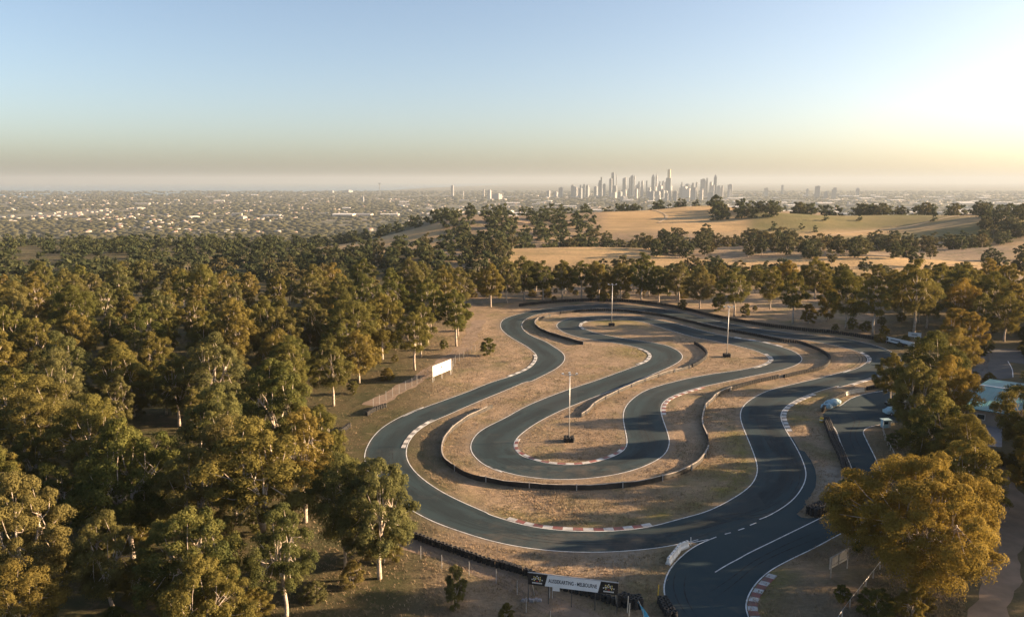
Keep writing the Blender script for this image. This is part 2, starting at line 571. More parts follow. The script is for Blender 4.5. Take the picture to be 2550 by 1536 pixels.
def ground_mat():
    m = mat('ground', (.3, .25, .15), .95, 0, .1)
    a1 = nd(m, 'ShaderNodeAttribute', attribute_name='zone')
    a2 = nd(m, 'ShaderNodeAttribute', attribute_name='wear')
    s1 = nd(m, 'ShaderNodeSeparateColor')
    s2 = nd(m, 'ShaderNodeSeparateColor')
    ln(m, a1.outputs['Color'], s1.inputs[0])
    ln(m, a2.outputs['Color'], s2.inputs[0])
    # dry grass
    c = mix(m, noise_f(m, .05, 4, .6, .35, .65), (.30, .215, .145), (.205, .158, .108))
    c = mix(m, noise_f(m, .45, 6, .75, .38, .66, to=(0, .75)), c, (.135, .110, .075))
    tc = nd(m, 'ShaderNodeTexCoord')
    mp = nd(m, 'ShaderNodeMapping')
    mp.inputs['Scale'].default_value = (.5, 1.6, 1)
    mp.inputs['Rotation'].default_value = (0, 0, .5)
    ln(m, tc.outputs['Object'], mp.inputs[0])
    c = mix(m, noise_f(m, 2.2, 6, .8, .42, .62, vec=mp.outputs[0], to=(0, .55)), c, (.36, .275, .185))
    c = mix(m, noise_f(m, .11, 5, .65, .50, .66, to=(0, .65)), c, (.115, .115, .048))
    c = mix(m, noise_f(m, .035, 6, .7, .54, .68, to=(0, .6)), c, (.10, .085, .062))
    # lush
    lm = nd(m, 'ShaderNodeMath', operation='MULTIPLY')
    ln(m, s2.outputs[0], lm.inputs[0])
    ln(m, noise_f(m, .7, 5, .7, .25, .6, to=(.35, 1.1)), lm.inputs[1])
    gl = mix(m, noise_f(m, 1.8, 5, .7, .35, .65), (.095, .115, .028), (.20, .170, .045))
    c = mix(m, lm.outputs[0], c, gl)
    ea = nd(m, 'ShaderNodeAttribute', attribute_name='edge')
    ed = nd(m, 'ShaderNodeMath', operation='MULTIPLY')
    ln(m, ea.outputs['Fac'], ed.inputs[0])
    ln(m, noise_f(m, .35, 6, .75, .36, .6, to=(.1, 1)), ed.inputs[1])
    c = mix(m, ed.outputs[0], c, mix(m, noise_f(m, 1.2, 5, .7), (.20, .165, .13), (.125, .105, .085)))
    ra = nd(m, 'ShaderNodeAttribute', attribute_name='rut')
    rm = nd(m, 'ShaderNodeMath', operation='MULTIPLY')
    ln(m, ra.outputs['Fac'], rm.inputs[0])
    ln(m, noise_f(m, .09, 5, .7, .46, .6, to=(0, .75)), rm.inputs[1])
    c = mix(m, rm.outputs[0], c, (.36, .27, .19))
    c = mix(m, s2.outputs[1], c, mix(m, noise_f(m, 1.5, 5, .7), (.30, .28, .25), (.22, .18, .13)))
    # woodland floor
    wf = mix(m, noise_f(m, .12, 5, .65, .38, .62), (.095, .075, .042), (.062, .062, .030))
    wf = mix(m, noise_f(m, .5, 5, .7, .55, .7), wf, (.15, .115, .07))
    wf = mix(m, noise_f(m, 1.6, 5, .75, .5, .68, to=(0, .7)), wf, (.055, .065, .026))
    c = mix(m, s2.outputs[2], c, wf)
    # hill paddocks
    st = mix(m, noise_f(m, .018, 5, .6, .38, .62), (.44, .31, .165), (.33, .235, .125))
    st = mix(m, noise_f(m, .3, 5, .7, .5, .7, to=(0, .4)), st, (.25, .185, .10))
    mp3 = nd(m, 'ShaderNodeMapping')
    mp3.inputs['Scale'].default_value = (.006, .035, 1)
    mp3.inputs['Rotation'].default_value = (0, 0, .25)
    ln(m, tc.outputs['Object'], mp3.inputs[0])
    st = mix(m, noise_f(m, 1.0, 6, .7, .48, .62, vec=mp3.outputs[0], to=(0, .6)), st, (.21, .175, .085))
    c = mix(m, s1.outputs[0], c, st)
    gr = mix(m, noise_f(m, .02, 5, .6, .38, .62), (.130, .125, .050), (.195, .165, .075))
    gr = mix(m, noise_f(m, .25, 5, .7, .5, .7, to=(0, .4)), gr, (.10, .095, .045))
    c = mix(m, s1.outputs[1], c, gr)
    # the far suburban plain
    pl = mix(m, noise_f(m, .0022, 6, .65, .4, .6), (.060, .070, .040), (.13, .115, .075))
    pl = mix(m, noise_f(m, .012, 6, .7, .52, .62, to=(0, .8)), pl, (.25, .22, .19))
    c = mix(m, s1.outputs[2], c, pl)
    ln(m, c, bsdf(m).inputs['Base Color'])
    hsum = nd(m, 'ShaderNodeMath', operation='ADD')
    ln(m, noise_f(m, 3.0, 6, .8, 0, 1), hsum.inputs[0])
    ln(m, noise_f(m, .35, 4, .6, 0, 1.0, to=(0, 2.2)), hsum.inputs[1])
    bump(m, hsum.outputs[0], .7, .22)
    return m
M['ground'] = ground_mat()
gme = np_mesh('ground', np.c_[fx, fy, GZ.ravel()], Fq, M['ground'], {'zone': gcol, 'wear': gcol2}, smooth_=True)
ground = tag(link('ground', gme), kind='structure')

# sea: the bay on the far left
def sea():
    m = mat('sea_water', (.05, .085, .10), .22, 0, .5)
    bump(m, noise_f(m, .02, 4, .6, 0, 1), .15, 1.0)
    pts = []
    for px, py in ((-900, 503), (-200, 495), (150, 492), (420, 487), (600, 486), (700, 483.5), (620, 479.5), (760, 478), (900, 478), (980, 474), (1060, 468), (1180, 463), (1250, 459.5)):
        pts.append(at(px, py, -130.6))
    pts += [at(1290, 455.2, -130.6), at(-900, 455.2, -130.6)]
    tri = tessellate_polygon([pts])
    mb = MB()
    mb.add(pts, [tuple(t) for t in tri])
    return tag(mb.build('sea', m), kind='structure')
sea()

# ------------------------------------------------------------------ race track
OUT_O = [('6', 0, 790, 200, 840, 400, 875, 700, 905, 1000, 912, 1300, 898, 1550, 872, 1750, 838, 1900, 800, 2060, 752, 2240, 690, 2464, 610),
         ('C', 710, 1450, 900, 1350, 1080, 1230, 1200, 1090, 1262, 960, 1270, 860, 1240, 760, 1180, 620, 1100, 480, 1010, 330, 965, 230, 955, 170, 975, 110, 1020, 60),
         ('B', 1600, 1085, 1800, 995, 2000, 930, 2200, 880),
         ('3', 800, 590, 950, 548, 1100, 502, 1220, 462, 1310, 425, 1372, 385, 1390, 345, 1370, 308, 1310, 270, 1200, 225, 1100, 195, 900, 155, 700, 130, 450, 105),
         ('B', 1300, 210, 1100, 180, 900, 140, 700, 100, 450, 40),
         ('5', 1850, 222, 1700, 193, 1500, 160, 1300, 140, 1100, 133, 900, 140, 700, 155, 500, 180, 350, 212, 250, 240, 190, 265, 165, 300, 168, 345, 210, 390, 300, 450, 370, 487, 430, 530, 475, 570, 485, 600, 470, 640, 420, 690, 350, 725, 250, 765),
         ('A', 2000, 940, 1700, 1060, 1400, 1170, 1200, 1240, 1000, 1320, 850, 1390),
         ('7', 1290, 25, 1150, 80, 1000, 160, 920, 230, 870, 310, 850, 380, 865, 450, 900, 530, 960, 600, 1060, 680, 1180, 750, 1330, 830, 1500, 890)]
OUT_I = [('6', 0, 558, 210, 628, 420, 686, 620, 714, 900, 729, 1150, 727, 1500, 685, 1750, 612),
         ('C', 0, 1370, 200, 1280, 400, 1170, 560, 1060, 640, 960, 675, 850, 660, 740, 620, 620, 560, 470, 510, 350, 470, 240, 460, 150, 480, 80),
         ('B', 1050, 1080, 1200, 990, 1350, 930, 1600, 870, 1900, 800, 2150, 735, 2350, 680),
         ('3', 850, 458, 1000, 412, 1070, 372, 1099, 340, 1085, 310, 1040, 280, 960, 250, 800, 210, 600, 172, 400, 147),
         ('B', 1500, 300, 1200, 258, 900, 205, 650, 152, 400, 98),
         ('5', 1800, 274, 1600, 228, 1400, 190, 1250, 172, 1100, 166, 900, 174, 700, 190, 550, 208, 450, 232, 380, 267, 352, 300, 350, 330, 370, 362, 440, 410, 560, 460, 640, 510, 700, 550, 728, 590, 715, 640, 660, 690, 560, 745, 400, 820),
         ('A', 2464, 920, 2100, 1070, 1900, 1150, 1600, 1280, 1400, 1370),
         ('7', 1340, 125, 1220, 200, 1160, 270, 1138, 340, 1145, 400, 1180, 460, 1250, 530, 1400, 630, 1600, 725, 1750, 787)]
IN_O = [('6', 0, 135, 150, 195, 350, 245, 550, 268, 750, 275, 1000, 257, 1200, 225, 1400, 168, 1550, 95, 1620, 40),
        ('5', 1615, 1435, 1640, 1380, 1645, 1320, 1615, 1220, 1580, 1120, 1568, 1060, 1580, 1000, 1640, 950),
        ('B', 200, 985, 450, 910, 700, 855, 950, 800, 1250, 740, 1500, 685, 1650, 630, 1715, 570, 1700, 530, 1620, 470, 1500, 425, 1350, 385, 1200, 350, 1000, 320, 800, 285, 600, 240, 400, 190, 200, 135),
        ('5', 1560, 274, 1430, 253, 1300, 238, 1100, 230, 900, 240, 780, 255, 700, 277, 655, 312, 665, 340, 720, 378, 850, 422, 1000, 447, 1200, 477, 1340, 505, 1430, 533, 1485, 572, 1480, 605, 1450, 635, 1380, 662, 1250, 710, 1000, 800, 700, 900, 400, 1020, 200, 1130),
        ('7', 1650, 200, 1595, 265, 1580, 320, 1610, 380, 1700, 450, 1850, 503)]
IN_I = [('6', 1270, 0, 1200, 52, 1050, 107, 900, 141, 750, 149, 600, 137, 450, 107, 350, 62),
        ('5', 390, 1480, 330, 1450, 285, 1410, 275, 1360, 300, 1310, 380, 1240, 500, 1160, 700, 1060, 1000, 940, 1300, 830, 1500, 745, 1650, 680, 1745, 622, 1760, 582, 1720, 540, 1620, 492, 1500, 468, 1300, 440, 1050, 395, 920, 357, 870, 322, 890, 297, 960, 277, 1100, 264, 1250, 268, 1400, 285),
        ('B', 0, 180, 200, 240, 400, 295, 600, 330, 800, 375, 1000, 420, 1150, 460, 1250, 505, 1318, 557, 1300, 592, 1250, 620, 1150, 655, 900, 705, 700, 730, 400, 780, 200, 825),
        ('5', 1500, 862, 1400, 905, 1300, 980, 1250, 1050, 1238, 1120, 1255, 1230, 1275, 1330, 1270, 1385)]

def lift(pts, z):
    return [Vector((p.x, p.y, z)) for p in pts]

def poly_obj(name, pts, m, parent=None):
    tri = tessellate_polygon([pts])
    mb = MB()
    fs = []
    for t in tri:
        a, b, c = (pts[i] for i in t)
        if (b - a).cross(c - a).z < 0:
            t = (t[0], t[2], t[1])
        fs.append(tuple(t))
    mb.add(pts, fs)
    return mb.build(name, m, parent)

def nearest_ribbon(outer, inner, z, closed=True):
    """match the two edges by nearest points so that the sheet never folds"""
    vo, vi = outer, []
    n = len(inner)
    A = np.array([[p.x, p.y] for p in inner])
    j = None
    for p in outer:
        d = (A[:, 0] - p.x) ** 2 + (A[:, 1] - p.y) ** 2
        if j is None:
            j = int(d.argmin())
        else:
            win = [(j + k) % n for k in range(-2, 14)]
            j = win[int(np.argmin(d[win]))]
        vi.append(inner[j])
    return vo, vi

def make_loop(name, oseg, iseg, z):
    o = curve(oseg, True, 1.2, 5)
    i = curve(iseg, True, 1.2, 5)
    # same sense of travel
    def area(p):
        return sum(a.x * b.y - b.x * a.y for a, b in zip(p, p[1:] + p[:1]))
    if area(o) * area(i) < 0:
        i = i[::-1]
    mb = MB()
    po = poly_ring(o, i, z)
    me = po
    ob = tag(link(name, me), kind='structure')
    return ob, o, i

def poly_ring(o, i, z):
    """sheet between the two closed edges, with a UV along and across"""
    O, I = lift(o, z), lift(i, z)
    tri = tessellate_polygon([O, I])
    pts = O + I
    fs = []
    for t in tri:
        a, b, c = (pts[k] for k in t)
        if (b - a).cross(c - a).z < 0:
            t = (t[0], t[2], t[1])
        fs.append(tuple(t))
    mb = MB()
    mb.add(pts, fs)
    me = mb.mesh('race_track', M['asphalt'])
    uv = me.uv_layers.new(name='UVMap')
    co = {}
    s = 0
    for k, p in enumerate(o):
        co[k] = (k * 1.2, 1.0)
    A = np.array([[p.x, p.y] for p in o])
    for k, p in enumerate(i):
        j = int(((A[:, 0] - p.x) ** 2 + (A[:, 1] - p.y) ** 2).argmin())
        co[len(o) + k] = (j * 1.2, 0.0)
    d = [0.0] * (len(me.loops) * 2)
    for lp in me.loops:
        a = co[lp.vertex_index]
        d[2 * lp.index], d[2 * lp.index + 1] = a
    uv.data.foreach_set('uv', d)
    return me

def edge_line(name, pts, parent, z, w=.14, closed=True, off=0.0):
    nn = normals2d(pts, closed)
    l = [Vector((p.x, p.y, z)) + q * (off + w / 2) for p, q in zip(pts, nn)]
    r = [Vector((p.x, p.y, z)) + q * (off - w / 2) for p, q in zip(pts, nn)]
    mb = MB()
    mb.ribbon(r, l, closed)
    return mb.build(name, M['line'], parent)

track_out, OO, OI = make_loop('race_track', OUT_O, OUT_I, .024)
track_in, IO_, II = make_loop('race_track', IN_O, IN_I, .024)
def edge_attr():
    near = (fy < 335) & (fy > 60) & (np.abs(fx) < 150)
    q = np.concatenate([np.array([[p.x, p.y] for p in L_]) for L_ in (OO, OI, IO_, II)])
    X, Y = fx[near], fy[near]
    d = np.empty(len(X))
    for i in range(0, len(X), 4000):
        d[i:i + 4000] = np.sqrt(((X[i:i + 4000, None] - q[None, :, 0]) ** 2 + (Y[i:i + 4000, None] - q[None, :, 1]) ** 2).min(1))
    e = np.zeros(len(fx))
    e[near] = np.exp(-(d / 1.5) ** 2)
    r = np.zeros(len(fx))
    r[near] = np.maximum(np.exp(-((d - 3.6) / .55) ** 2), np.exp(-((d - 5.3) / .55) ** 2))
    for n_, v_ in (('edge', e), ('rut', r)):
        a_ = gme.attributes.new(n_, 'FLOAT', 'POINT')
        a_.data.foreach_set('value', v_.astype(np.float32))
edge_attr()
edge_line('edge_line', OI, track_out, .030)
edge_line('edge_line', IO_, track_in, .030)
edge_line('edge_line', II, track_in, .030)
# the outer edge line breaks into dashes where the pit road joins
A1 = at(*zp('6', 1900, 800))
A2 = at(*zp('4', 150, 632))
def near_i(pts, q):
    return min(range(len(pts)), key=lambda k: (pts[k] - q).length)
i1, i2 = near_i(OO, A1), near_i(OO, A2)
if i1 > i2:
    i1, i2 = i2, i1
rest = OO[i2:] + OO[:i1 + 1]
if len(rest) < len(OO) / 2:
    rest = OO[i1:i2 + 1]
edge_line('edge_line', rest, track_out, .030, closed=False)
for a, b in (((2130, 752), (2182, 738)), ((2247, 718), (2300, 700)), ((2350, 674), (2405, 652))):
    p = [at(*zp('6', *a)), at(*zp('6', *b))]
    edge_line('lane_dash', p, track_out, .030, .15, False)

# pit road and paddock
PIT = P(('3', 1700, 560, 1330, 585, 1200, 600, 1100, 630, 980, 660, 880, 720, 800, 755, 740, 780, 700, 810, 735, 872, 800, 930, 860, 1070, 920, 1210, 970, 1330, 990, 1410),
        ('4', 1000, 330, 985, 400, 930, 455, 850, 505, 790, 545, 720, 574, 660, 605, 570, 612, 510, 603, 470, 575, 505, 545, 560, 490),
        ('C', 1250, 1240, 1330, 1150, 1385, 1040, 1395, 930, 1380, 830, 1330, 720, 1250, 610, 1190, 590, 1100, 440, 1000, 560, 900, 900, 600, 1300, 100, 1400),
        ('6', 1900, 700, 1800, 810, 1900, 838, 1810, 893, 1720, 970, 1650, 1050, 1610, 1130, 1590, 1230, 1600, 1300, 1660, 1478, 1700, 1640),
        ('4', 110, 1640, 60, 1478, 35, 1400, 45, 1320, 110, 1200, 230, 1085, 400, 988, 600, 890, 810, 776, 1000, 675, 1140, 600, 1240, 500, 1260, 400, 1230, 280, 1165, 100),
        ('3', 1130, 1140, 1080, 1040, 1052, 965, 1090, 930, 1200, 905, 1400, 880, 1700, 870))
pit = tag(poly_obj('pit_road', lift(PIT, .016), M['asphalt_pit']), kind='structure')
def pline(name, segs, parent, z=.022, w=.15, it=2, step=.8):
    return edge_line(name, curve(segs, False, step, it), parent, z, w, False)
pline('edge_line', [('3', 735, 872, 800, 930, 860, 1070, 920, 1210, 970, 1330, 990, 1410), ('4', 1000, 330, 985, 400, 930, 455, 850, 510, 780, 558, 560, 670, 300, 797, 0, 945), ('6', 2300, 942, 2150, 1020, 2045, 1085)], pit, .030)
pline('edge_line', [('3', 1300, 887, 1200, 905, 1090, 932, 1055, 965, 1083, 1040, 1133, 1140), ('4', 1168, 100, 1232, 280, 1262, 400, 1242, 500, 1142, 600, 1002, 673, 812, 772, 600, 886, 400, 982, 230, 1078, 108, 1192, 40, 1310, 24, 1400, 50, 1478, 100, 1620)], pit, .030)
pline('edge_line', [('6', 2055, 776, 1900, 840, 1812, 895, 1722, 972, 1653, 1052, 1613, 1132, 1594, 1230, 1604, 1300, 1664, 1478, 1704, 1620)], pit, .030)
pline('edge_line', [('3', 1290, 595, 1200, 615, 1110, 628, 980, 662, 905, 700, 880, 722, 845, 742)], pit, .030)
pline('edge_line', [('6', 1760, 845, 1900, 815, 1985, 798)], pit, .034, .12)

# dark tyre marks laid on the asphalt
M['skid'] = varied('tyre_mark', (.008, .011, .013), (.022, .034, .040), .8, .9, lo=.4, hi=.6)
def skid(segs, parent, w=.16, off=0.0, z=.027):
    p = smooth(resample(catmull(P(*segs), .5), 1.0), 3)
    nn = normals2d(p)
    n = len(p)
    l, r = [], []
    for k, (a, q) in enumerate(zip(p, nn)):
        t = min(k, n - 1 - k) / (n * .3)
        ww = w * min(1, .15 + t)
        a = Vector((a.x, a.y, z)) + q * (off + .12 * math.sin(k * .21 + off * 3))
        l.append(a + q * ww / 2)
        r.append(a - q * ww / 2)
    return MB().ribbon(r, l).build('tyre_mark', M['skid'], parent)
for seg, par in (([('C', 1080, 1180, 900, 1290, 700, 1370), ('6', 2200, 590, 1800, 690, 1400, 780)], track_out), ([('C', 900, 500, 1050, 760, 1080, 950, 960, 1130)], track_out), ([('C', 700, 200, 780, 420, 930, 660)], track_out),
                 ([('5', 1420, 1060, 1400, 1200, 1450, 1330, 1430, 1430)], track_in), ([('6', 900, 200, 500, 190, 200, 110)], track_in), ([('7', 1000, 300, 1010, 460, 1100, 580, 1300, 700)], track_out), ([('6', 1300, 800, 900, 810, 500, 780, 100, 700)], track_out),
                 ([('5', 1620, 560, 1600, 640, 1400, 740, 1000, 880)], track_in), ([('B', 2300, 420, 2440, 560, 2300, 700, 2000, 830)], track_out)):
    for o_ in (-.55, .45, 1.2):
        skid(seg, par, .15, o_)
for seg in ([('4', 700, 740, 400, 860, 100, 1010), ('6', 2200, 1160, 2000, 1300)], [('6', 1750, 1080, 1720, 1200, 1760, 1350, 1850, 1478)], [('3', 900, 760, 1000, 860, 960, 1000, 1040, 1180)]):
    for o_ in (-.5, .5):
        skid(seg, pit, .15, o_, .020)

# side road on the right, driveway and dirt tracks
road2 = P(('E', 1830, -180, 2050, -200, 2464, -180, 2700, -120, 2700, 20, 2464, 40), ('E', 2240, 10, 2300, 130, 2300, 250, 2100, 270, 1900, 250, 1700, 300, 1500, 250, 1700, 100, 1800, -40))
tag(poly_obj('side_road', lift(road2, .014), M['asphalt_old']), kind='structure')
sr = bpy.data.objects['side_road']
pline('edge_line', [('E', 2215, -5, 2255, 60, 2285, 130, 2295, 240)], sr, .020, .16)
drive = P(('E', 1840, 830, 2130, 900, 2125, 1310, 1760, 1290))
tag(poly_obj('driveway', lift(drive, .014), M['concrete']), kind='structure')
def dirt_track(segs, w, name='dirt_track'):
    p = curve(segs, False, 1.5, 4)
    nn = normals2d(p)
    l, r = [], []
    for k, (a, q) in enumerate(zip(p, nn)):
        ww = w * (1 + .18 * math.sin(k * .7) + .1 * math.sin(k * 1.9))
        z = hz(a.x, a.y) + .012
        l.append(Vector((a.x, a.y, z)) + q * ww / 2)
        r.append(Vector((a.x, a.y, z)) - q * ww / 2)
    mb = MB()
    mb.ribbon(r, l)
    return tag(mb.build(name, M['dirt'], None), kind='structure')
M['dirt'] = varied('dirt', (.25, .185, .135), (.17, .13, .095), .35, .95, .5, bscale=3)
dirt_track([('4', 2130, 1700, 2150, 1478, 2210, 1300, 2260, 1130, 2290, 950, 2330, 750, 2380, 550, 2300, 330, 2180, 180, 2050, 60)], 3.4)
dirt_track([('A', 500, 1230, 700, 1130, 900, 1010, 1100, 900, 1250, 800, 1450, 660, 1600, 560, 1700, 470, 1760, 330, 1850, 180)], 4.0)
dirt_track([('7', 1000, 940, 1300, 1010, 1500, 1090, 1938, 1260), ('6', 300, 1240, 700, 1400, 1000, 1560)], 3.2)

def farm_track(pts, w):
    p = resample(catmull([Vector((u2x_(px, y), y, 0)) for px, y in pts], 4), 5)
    nn = normals2d(p)
    l = [Vector((a.x + q.x * w, a.y + q.y * w, hz(a.x + q.x * w, a.y + q.y * w) + .25)) for a, q in zip(p, nn)]
    r = [Vector((a.x - q.x * w, a.y - q.y * w, hz(a.x - q.x * w, a.y - q.y * w) + .25)) for a, q in zip(p, nn)]
    return tag(MB().ribbon(r, l).build('farm_track', M['dirt_pale']), kind='structure')
def u2x_(px, y):
    return (px - CX) / F * (y * math.cos(PITCH) + 45 * math.sin(PITCH))
M['dirt_pale'] = varied('pale_dirt', (.42, .32, .20), (.34, .25, .15), .05, .95)
farm_track([(1960, 690), (2060, 715), (2160, 745), (2290, 765), (2420, 800), (2540, 845)], 1.6)
farm_track([(1640, 800), (1660, 850), (1630, 900), (1610, 950)], 1.5)
farm_track([(1300, 540), (1450, 560), (1600, 520), (1800, 470)], 1.3)

# ------------------------------------------------------------------ kerbs
def kerb(segs, side, blen, w, label, colours=('kerb_red', 'kerb_white'), h=.07, gap=.012, z=.02, off=.14):
    p = resample(catmull(P(*segs), .4), blen)
    c = p[len(p) // 2]
    root = empty('kerb', (c.x, c.y, 0))
    tag(root, label, 'kerb', 'kerbs along the track')
    nn = normals2d(p)
    for k in range(len(p) - 1):
        a, b = p[k], p[k + 1]
        na, nb = nn[k] * side, nn[k + 1] * side
        e = (b - a).normalized() * gap
        a, b = a + e, b - e
        q = []
        for zz0, zz1 in ((z - .05, z - .05), (z + .03, z + h)):
            q += [a + na * off + Vector((0, 0, zz0)), b + nb * off + Vector((0, 0, zz0)), b + nb * (off + w) + Vector((0, 0, zz1)), a + na * (off + w) + Vector((0, 0, zz1))]
        q = [v - root.location for v in q]
        mb = MB()
        fs = [(3, 2, 1, 0), (4, 5, 6, 7), (0, 1, 5, 4), (1, 2, 6, 5), (2, 3, 7, 6), (3, 0, 4, 7)]
        if side < 0:
            fs = [f[::-1] for f in fs]
        mb.add(q, fs)
        mb.build('kerb_block', M[colours[k % len(colours)]], root)
    return root
RW = ('kerb_white', 'kerb_red')
kerb([('6', 210, 626, 420, 683, 620, 711, 900, 726, 1150, 724, 1350, 705, 1500, 682)], 1, 1.33, .75, 'red and white kerb on the inside of the sweeping bottom bend', RW)
kerb([('5', 300, 1312, 276, 1360, 287, 1410, 332, 1450), ('6', 350, 60, 450, 105, 600, 135, 750, 147, 900, 139, 1050, 105, 1200, 50, 1265, -5)], 1, 1.45, .6, 'red and white kerb round the grass island with the nearest lamp pole', RW)
kerb([('4', 216, 1092, 115, 1195, 45, 1312, 29, 1400, 56, 1478, 106, 1620)], 1, 1.05, 1.0, 'red and white striped kerb on the pit exit corner beside the board seen from behind', RW)
kerb([('C', 1030, 362, 980, 262, 960, 185, 972, 120, 1015, 66), ('B', 1600, 1088, 1700, 1042, 1830, 988)], -1, 1.1, .75, 'worn pale kerb on the tight bend opposite the paddock', ('kerb_white', 'kerb_grey'))  if False else None
M['kerb_grey'] = varied('kerb_grey', (.20, .205, .205), (.13, .13, .125), 1.7, .7)
kerb([('C', 1030, 362, 980, 262, 960, 185, 972, 120, 1015, 66), ('B', 1600, 1088, 1700, 1042, 1830, 988)], -1, 1.1, .85, 'worn white and grey kerb on the bend opposite the paddock', ('kerb_white', 'kerb_grey'))
kerb([('3', 940, 553, 1100, 505, 1220, 465, 1300, 431)], -1, 2.0, .7, 'faded white kerb running in under the roadside gum trees', ('kerb_white', 'kerb_grey'))
kerb([('5', 1574, 1100, 1572, 1040, 1590, 995, 1645, 950), ('B', 160, 1003, 300, 955, 480, 902)], -1, 1.3, .75, 'faded red and white kerb on the inner loop above the curved belt barrier', RW)
kerb([('B', 1240, 500, 1312, 550, 1300, 590, 1245, 621, 1150, 654, 1090, 667)], 1, 1.5, .75, 'sunlit white kerb at the right tip of the island with a lamp pole', ('kerb_white', 'kerb_grey'))
kerb([('B', 1450, 412, 1350, 385, 1200, 350, 1000, 320, 870, 297)], -1, 2.2, .7, 'white dashed kerb on the top straight of the inner loop', ('kerb_white', 'kerb_grey'))
kerb([('5', 1390, 522, 1440, 538, 1487, 574, 1478, 606, 1448, 636, 1370, 666)], -1, 1.5, .75, 'grey and white kerb on the bulge between the two lamp poles', ('kerb_white', 'kerb_grey'))
kerb([('5', 478, 575, 487, 602, 470, 642, 420, 692, 350, 727, 250, 767)], -1, 1.6, .7, 'white kerb on the left bend below the lone bush', ('kerb_white', 'kerb_grey'))
kerb([('7', 1138, 320, 1163, 268, 1220, 202, 1280, 160, 1340, 127)], 1, 1.4, .7, 'white and grey kerb on the left hairpin of the outer loop', ('kerb_white', 'kerb_grey'))
kerb([('5', 905, 352, 872, 324, 890, 298, 930, 284)], 1, 2.0, .7, 'white kerb round the far hairpin island', ('kerb_white', 'kerb_grey'))
kerb([('3', 1020, 272, 1083, 308, 1097, 338, 1075, 366)], 1, 1.7, .7, 'white kerb at the far right tip of the outer loop', ('kerb_white', 'kerb_grey'))

# ------------------------------------------------------------------ barriers
def tyre_mesh():
    mb = MB()
    n = 9
    R0, R1, h = .31, .15, .20
    prof = [(R0 * .92, 0), (R0, h * .5), (R0 * .92, h), (R1, h * .93), (R1 * 1.02, h * .3)]
    vs, fs = [], []
    for r, z in prof:
        for k in range(n):
            a = 2 * PI * k / n
            vs.append((r * math.cos(a), r * math.sin(a), z))
    for i in range(len(prof) - 1):
        for k in range(n):
            a, b = i * n + k, i * n + (k + 1) % n
            fs.append((a, b, b + n, a + n))
    mb.add(vs, fs)
    return mb.mesh('tyre', M['rubber'], True)
TYRE = tyre_mesh()
M['rubber_white'] = varied('painted_tyre', (.55, .55, .52), (.35, .34, .32), 2, .7)

def tyre_np():
    v = np.array([x.co[:] for x in TYRE.vertices])
    f = np.array([p.vertices[:] for p in TYRE.polygons])
    return v, f
TV, TF = tyre_np()

def tyre_wall(segs, label, high=3, rows=1, individual=False, white=()):
    p = resample(smooth(catmull(P(*segs), .5), 3), .64)
    c = p[len(p) // 2]
    root = empty('tyre_barrier', (c.x, c.y, 0))
    tag(root, label, 'tyre barrier', 'tyre barriers round the track')
    nn = normals2d(p)
    inst = []
    for k, (a, q) in enumerate(zip(p, nn)):
        for r in range(rows):
            for hh in range(high):
                j = Vector((rnd.uniform(-.05, .05), rnd.uniform(-.05, .05), hh * .205))
                inst.append((a + q * (r * .62) + j - root.location, rnd.uniform(0, 6), k))
    if individual:
        for pos, rz, k in inst[:300]:
            o = link('tyre', TYRE, root)
            o.location = pos
            o.rotation_euler = (rnd.uniform(-.06, .06), rnd.uniform(-.06, .06), rz)
        inst = inst[300:]
    if inst:
        N = len(inst)
        ang = np.array([i[1] for i in inst])
        pos = np.array([i[0][:] for i in inst])
        ca, sa = np.cos(ang)[:, None], np.sin(ang)[:, None]
        X = TV[None, :, 0] * ca - TV[None, :, 1] * sa
        Y = TV[None, :, 0] * sa + TV[None, :, 1] * ca
        V = np.stack([X, Y, np.repeat(TV[None, :, 2], N, 0)], -1) + pos[:, None, :]
        Fa = (TF[None] + (np.arange(N) * len(TV))[:, None, None]).reshape(-1, 4)
        mi = np.zeros(len(Fa), int)
        me = np_mesh('tyre_stacks', V.reshape(-1, 3), Fa, [M['rubber']], smooth_=True)
        o = link('stacked_tyres', me, root)
        o['kind'] = 'stuff'
    return root

tyre_wall([('7', 1160, 925, 1300, 980, 1500, 1050, 1700, 1120, 1938, 1182), ('6', 150, 1032, 300, 1082, 420, 1120)], 'low black tyre wall curving below the bottom bend towards the banner sign', 4, 1, True)
tyre_wall([('6', 420, 1120, 600, 1200, 800, 1262, 1000, 1312, 1200, 1384)], 'black tyre wall passing behind the legs of the banner sign', 4, 1, True)
tyre_wall([('6', 1215, 1372, 1260, 1400, 1320, 1420, 1390, 1400)], 'heaped end of black tyres beside the blue feather flag', 6, 2)
tyre_wall([('6', 1560, 1360, 1575, 1400, 1600, 1440, 1640, 1490)], 'short tyre stack at the edge of the pit exit road', 4, 2)
tyre_wall([('5', 330, 152, 550, 127, 800, 110, 1100, 105, 1350, 117, 1600, 147, 1800, 187, 2000, 237, 2250, 287), ('B', 900, 100, 1200, 150, 1500, 190, 1800, 225, 2100, 250), ('3', 1000, 137, 1250, 182, 1430, 232)], 'long dark tyre wall along the far outer edge of the circuit', 5, 1)
tyre_wall([('5', 690, 217, 900, 195, 1150, 192, 1350, 207, 1600, 242), ('B', 150, 72, 350, 117, 500, 157, 700, 202, 900, 237, 1200, 292, 1500, 352, 1650, 364, 1800, 412, 1900, 452, 2020, 522, 2050, 572, 2035, 622, 1960, 682, 1850, 712, 1700, 742, 1495, 790)], 'dark tyre wall between the outer and inner loops bending round the right tip', 4, 1)
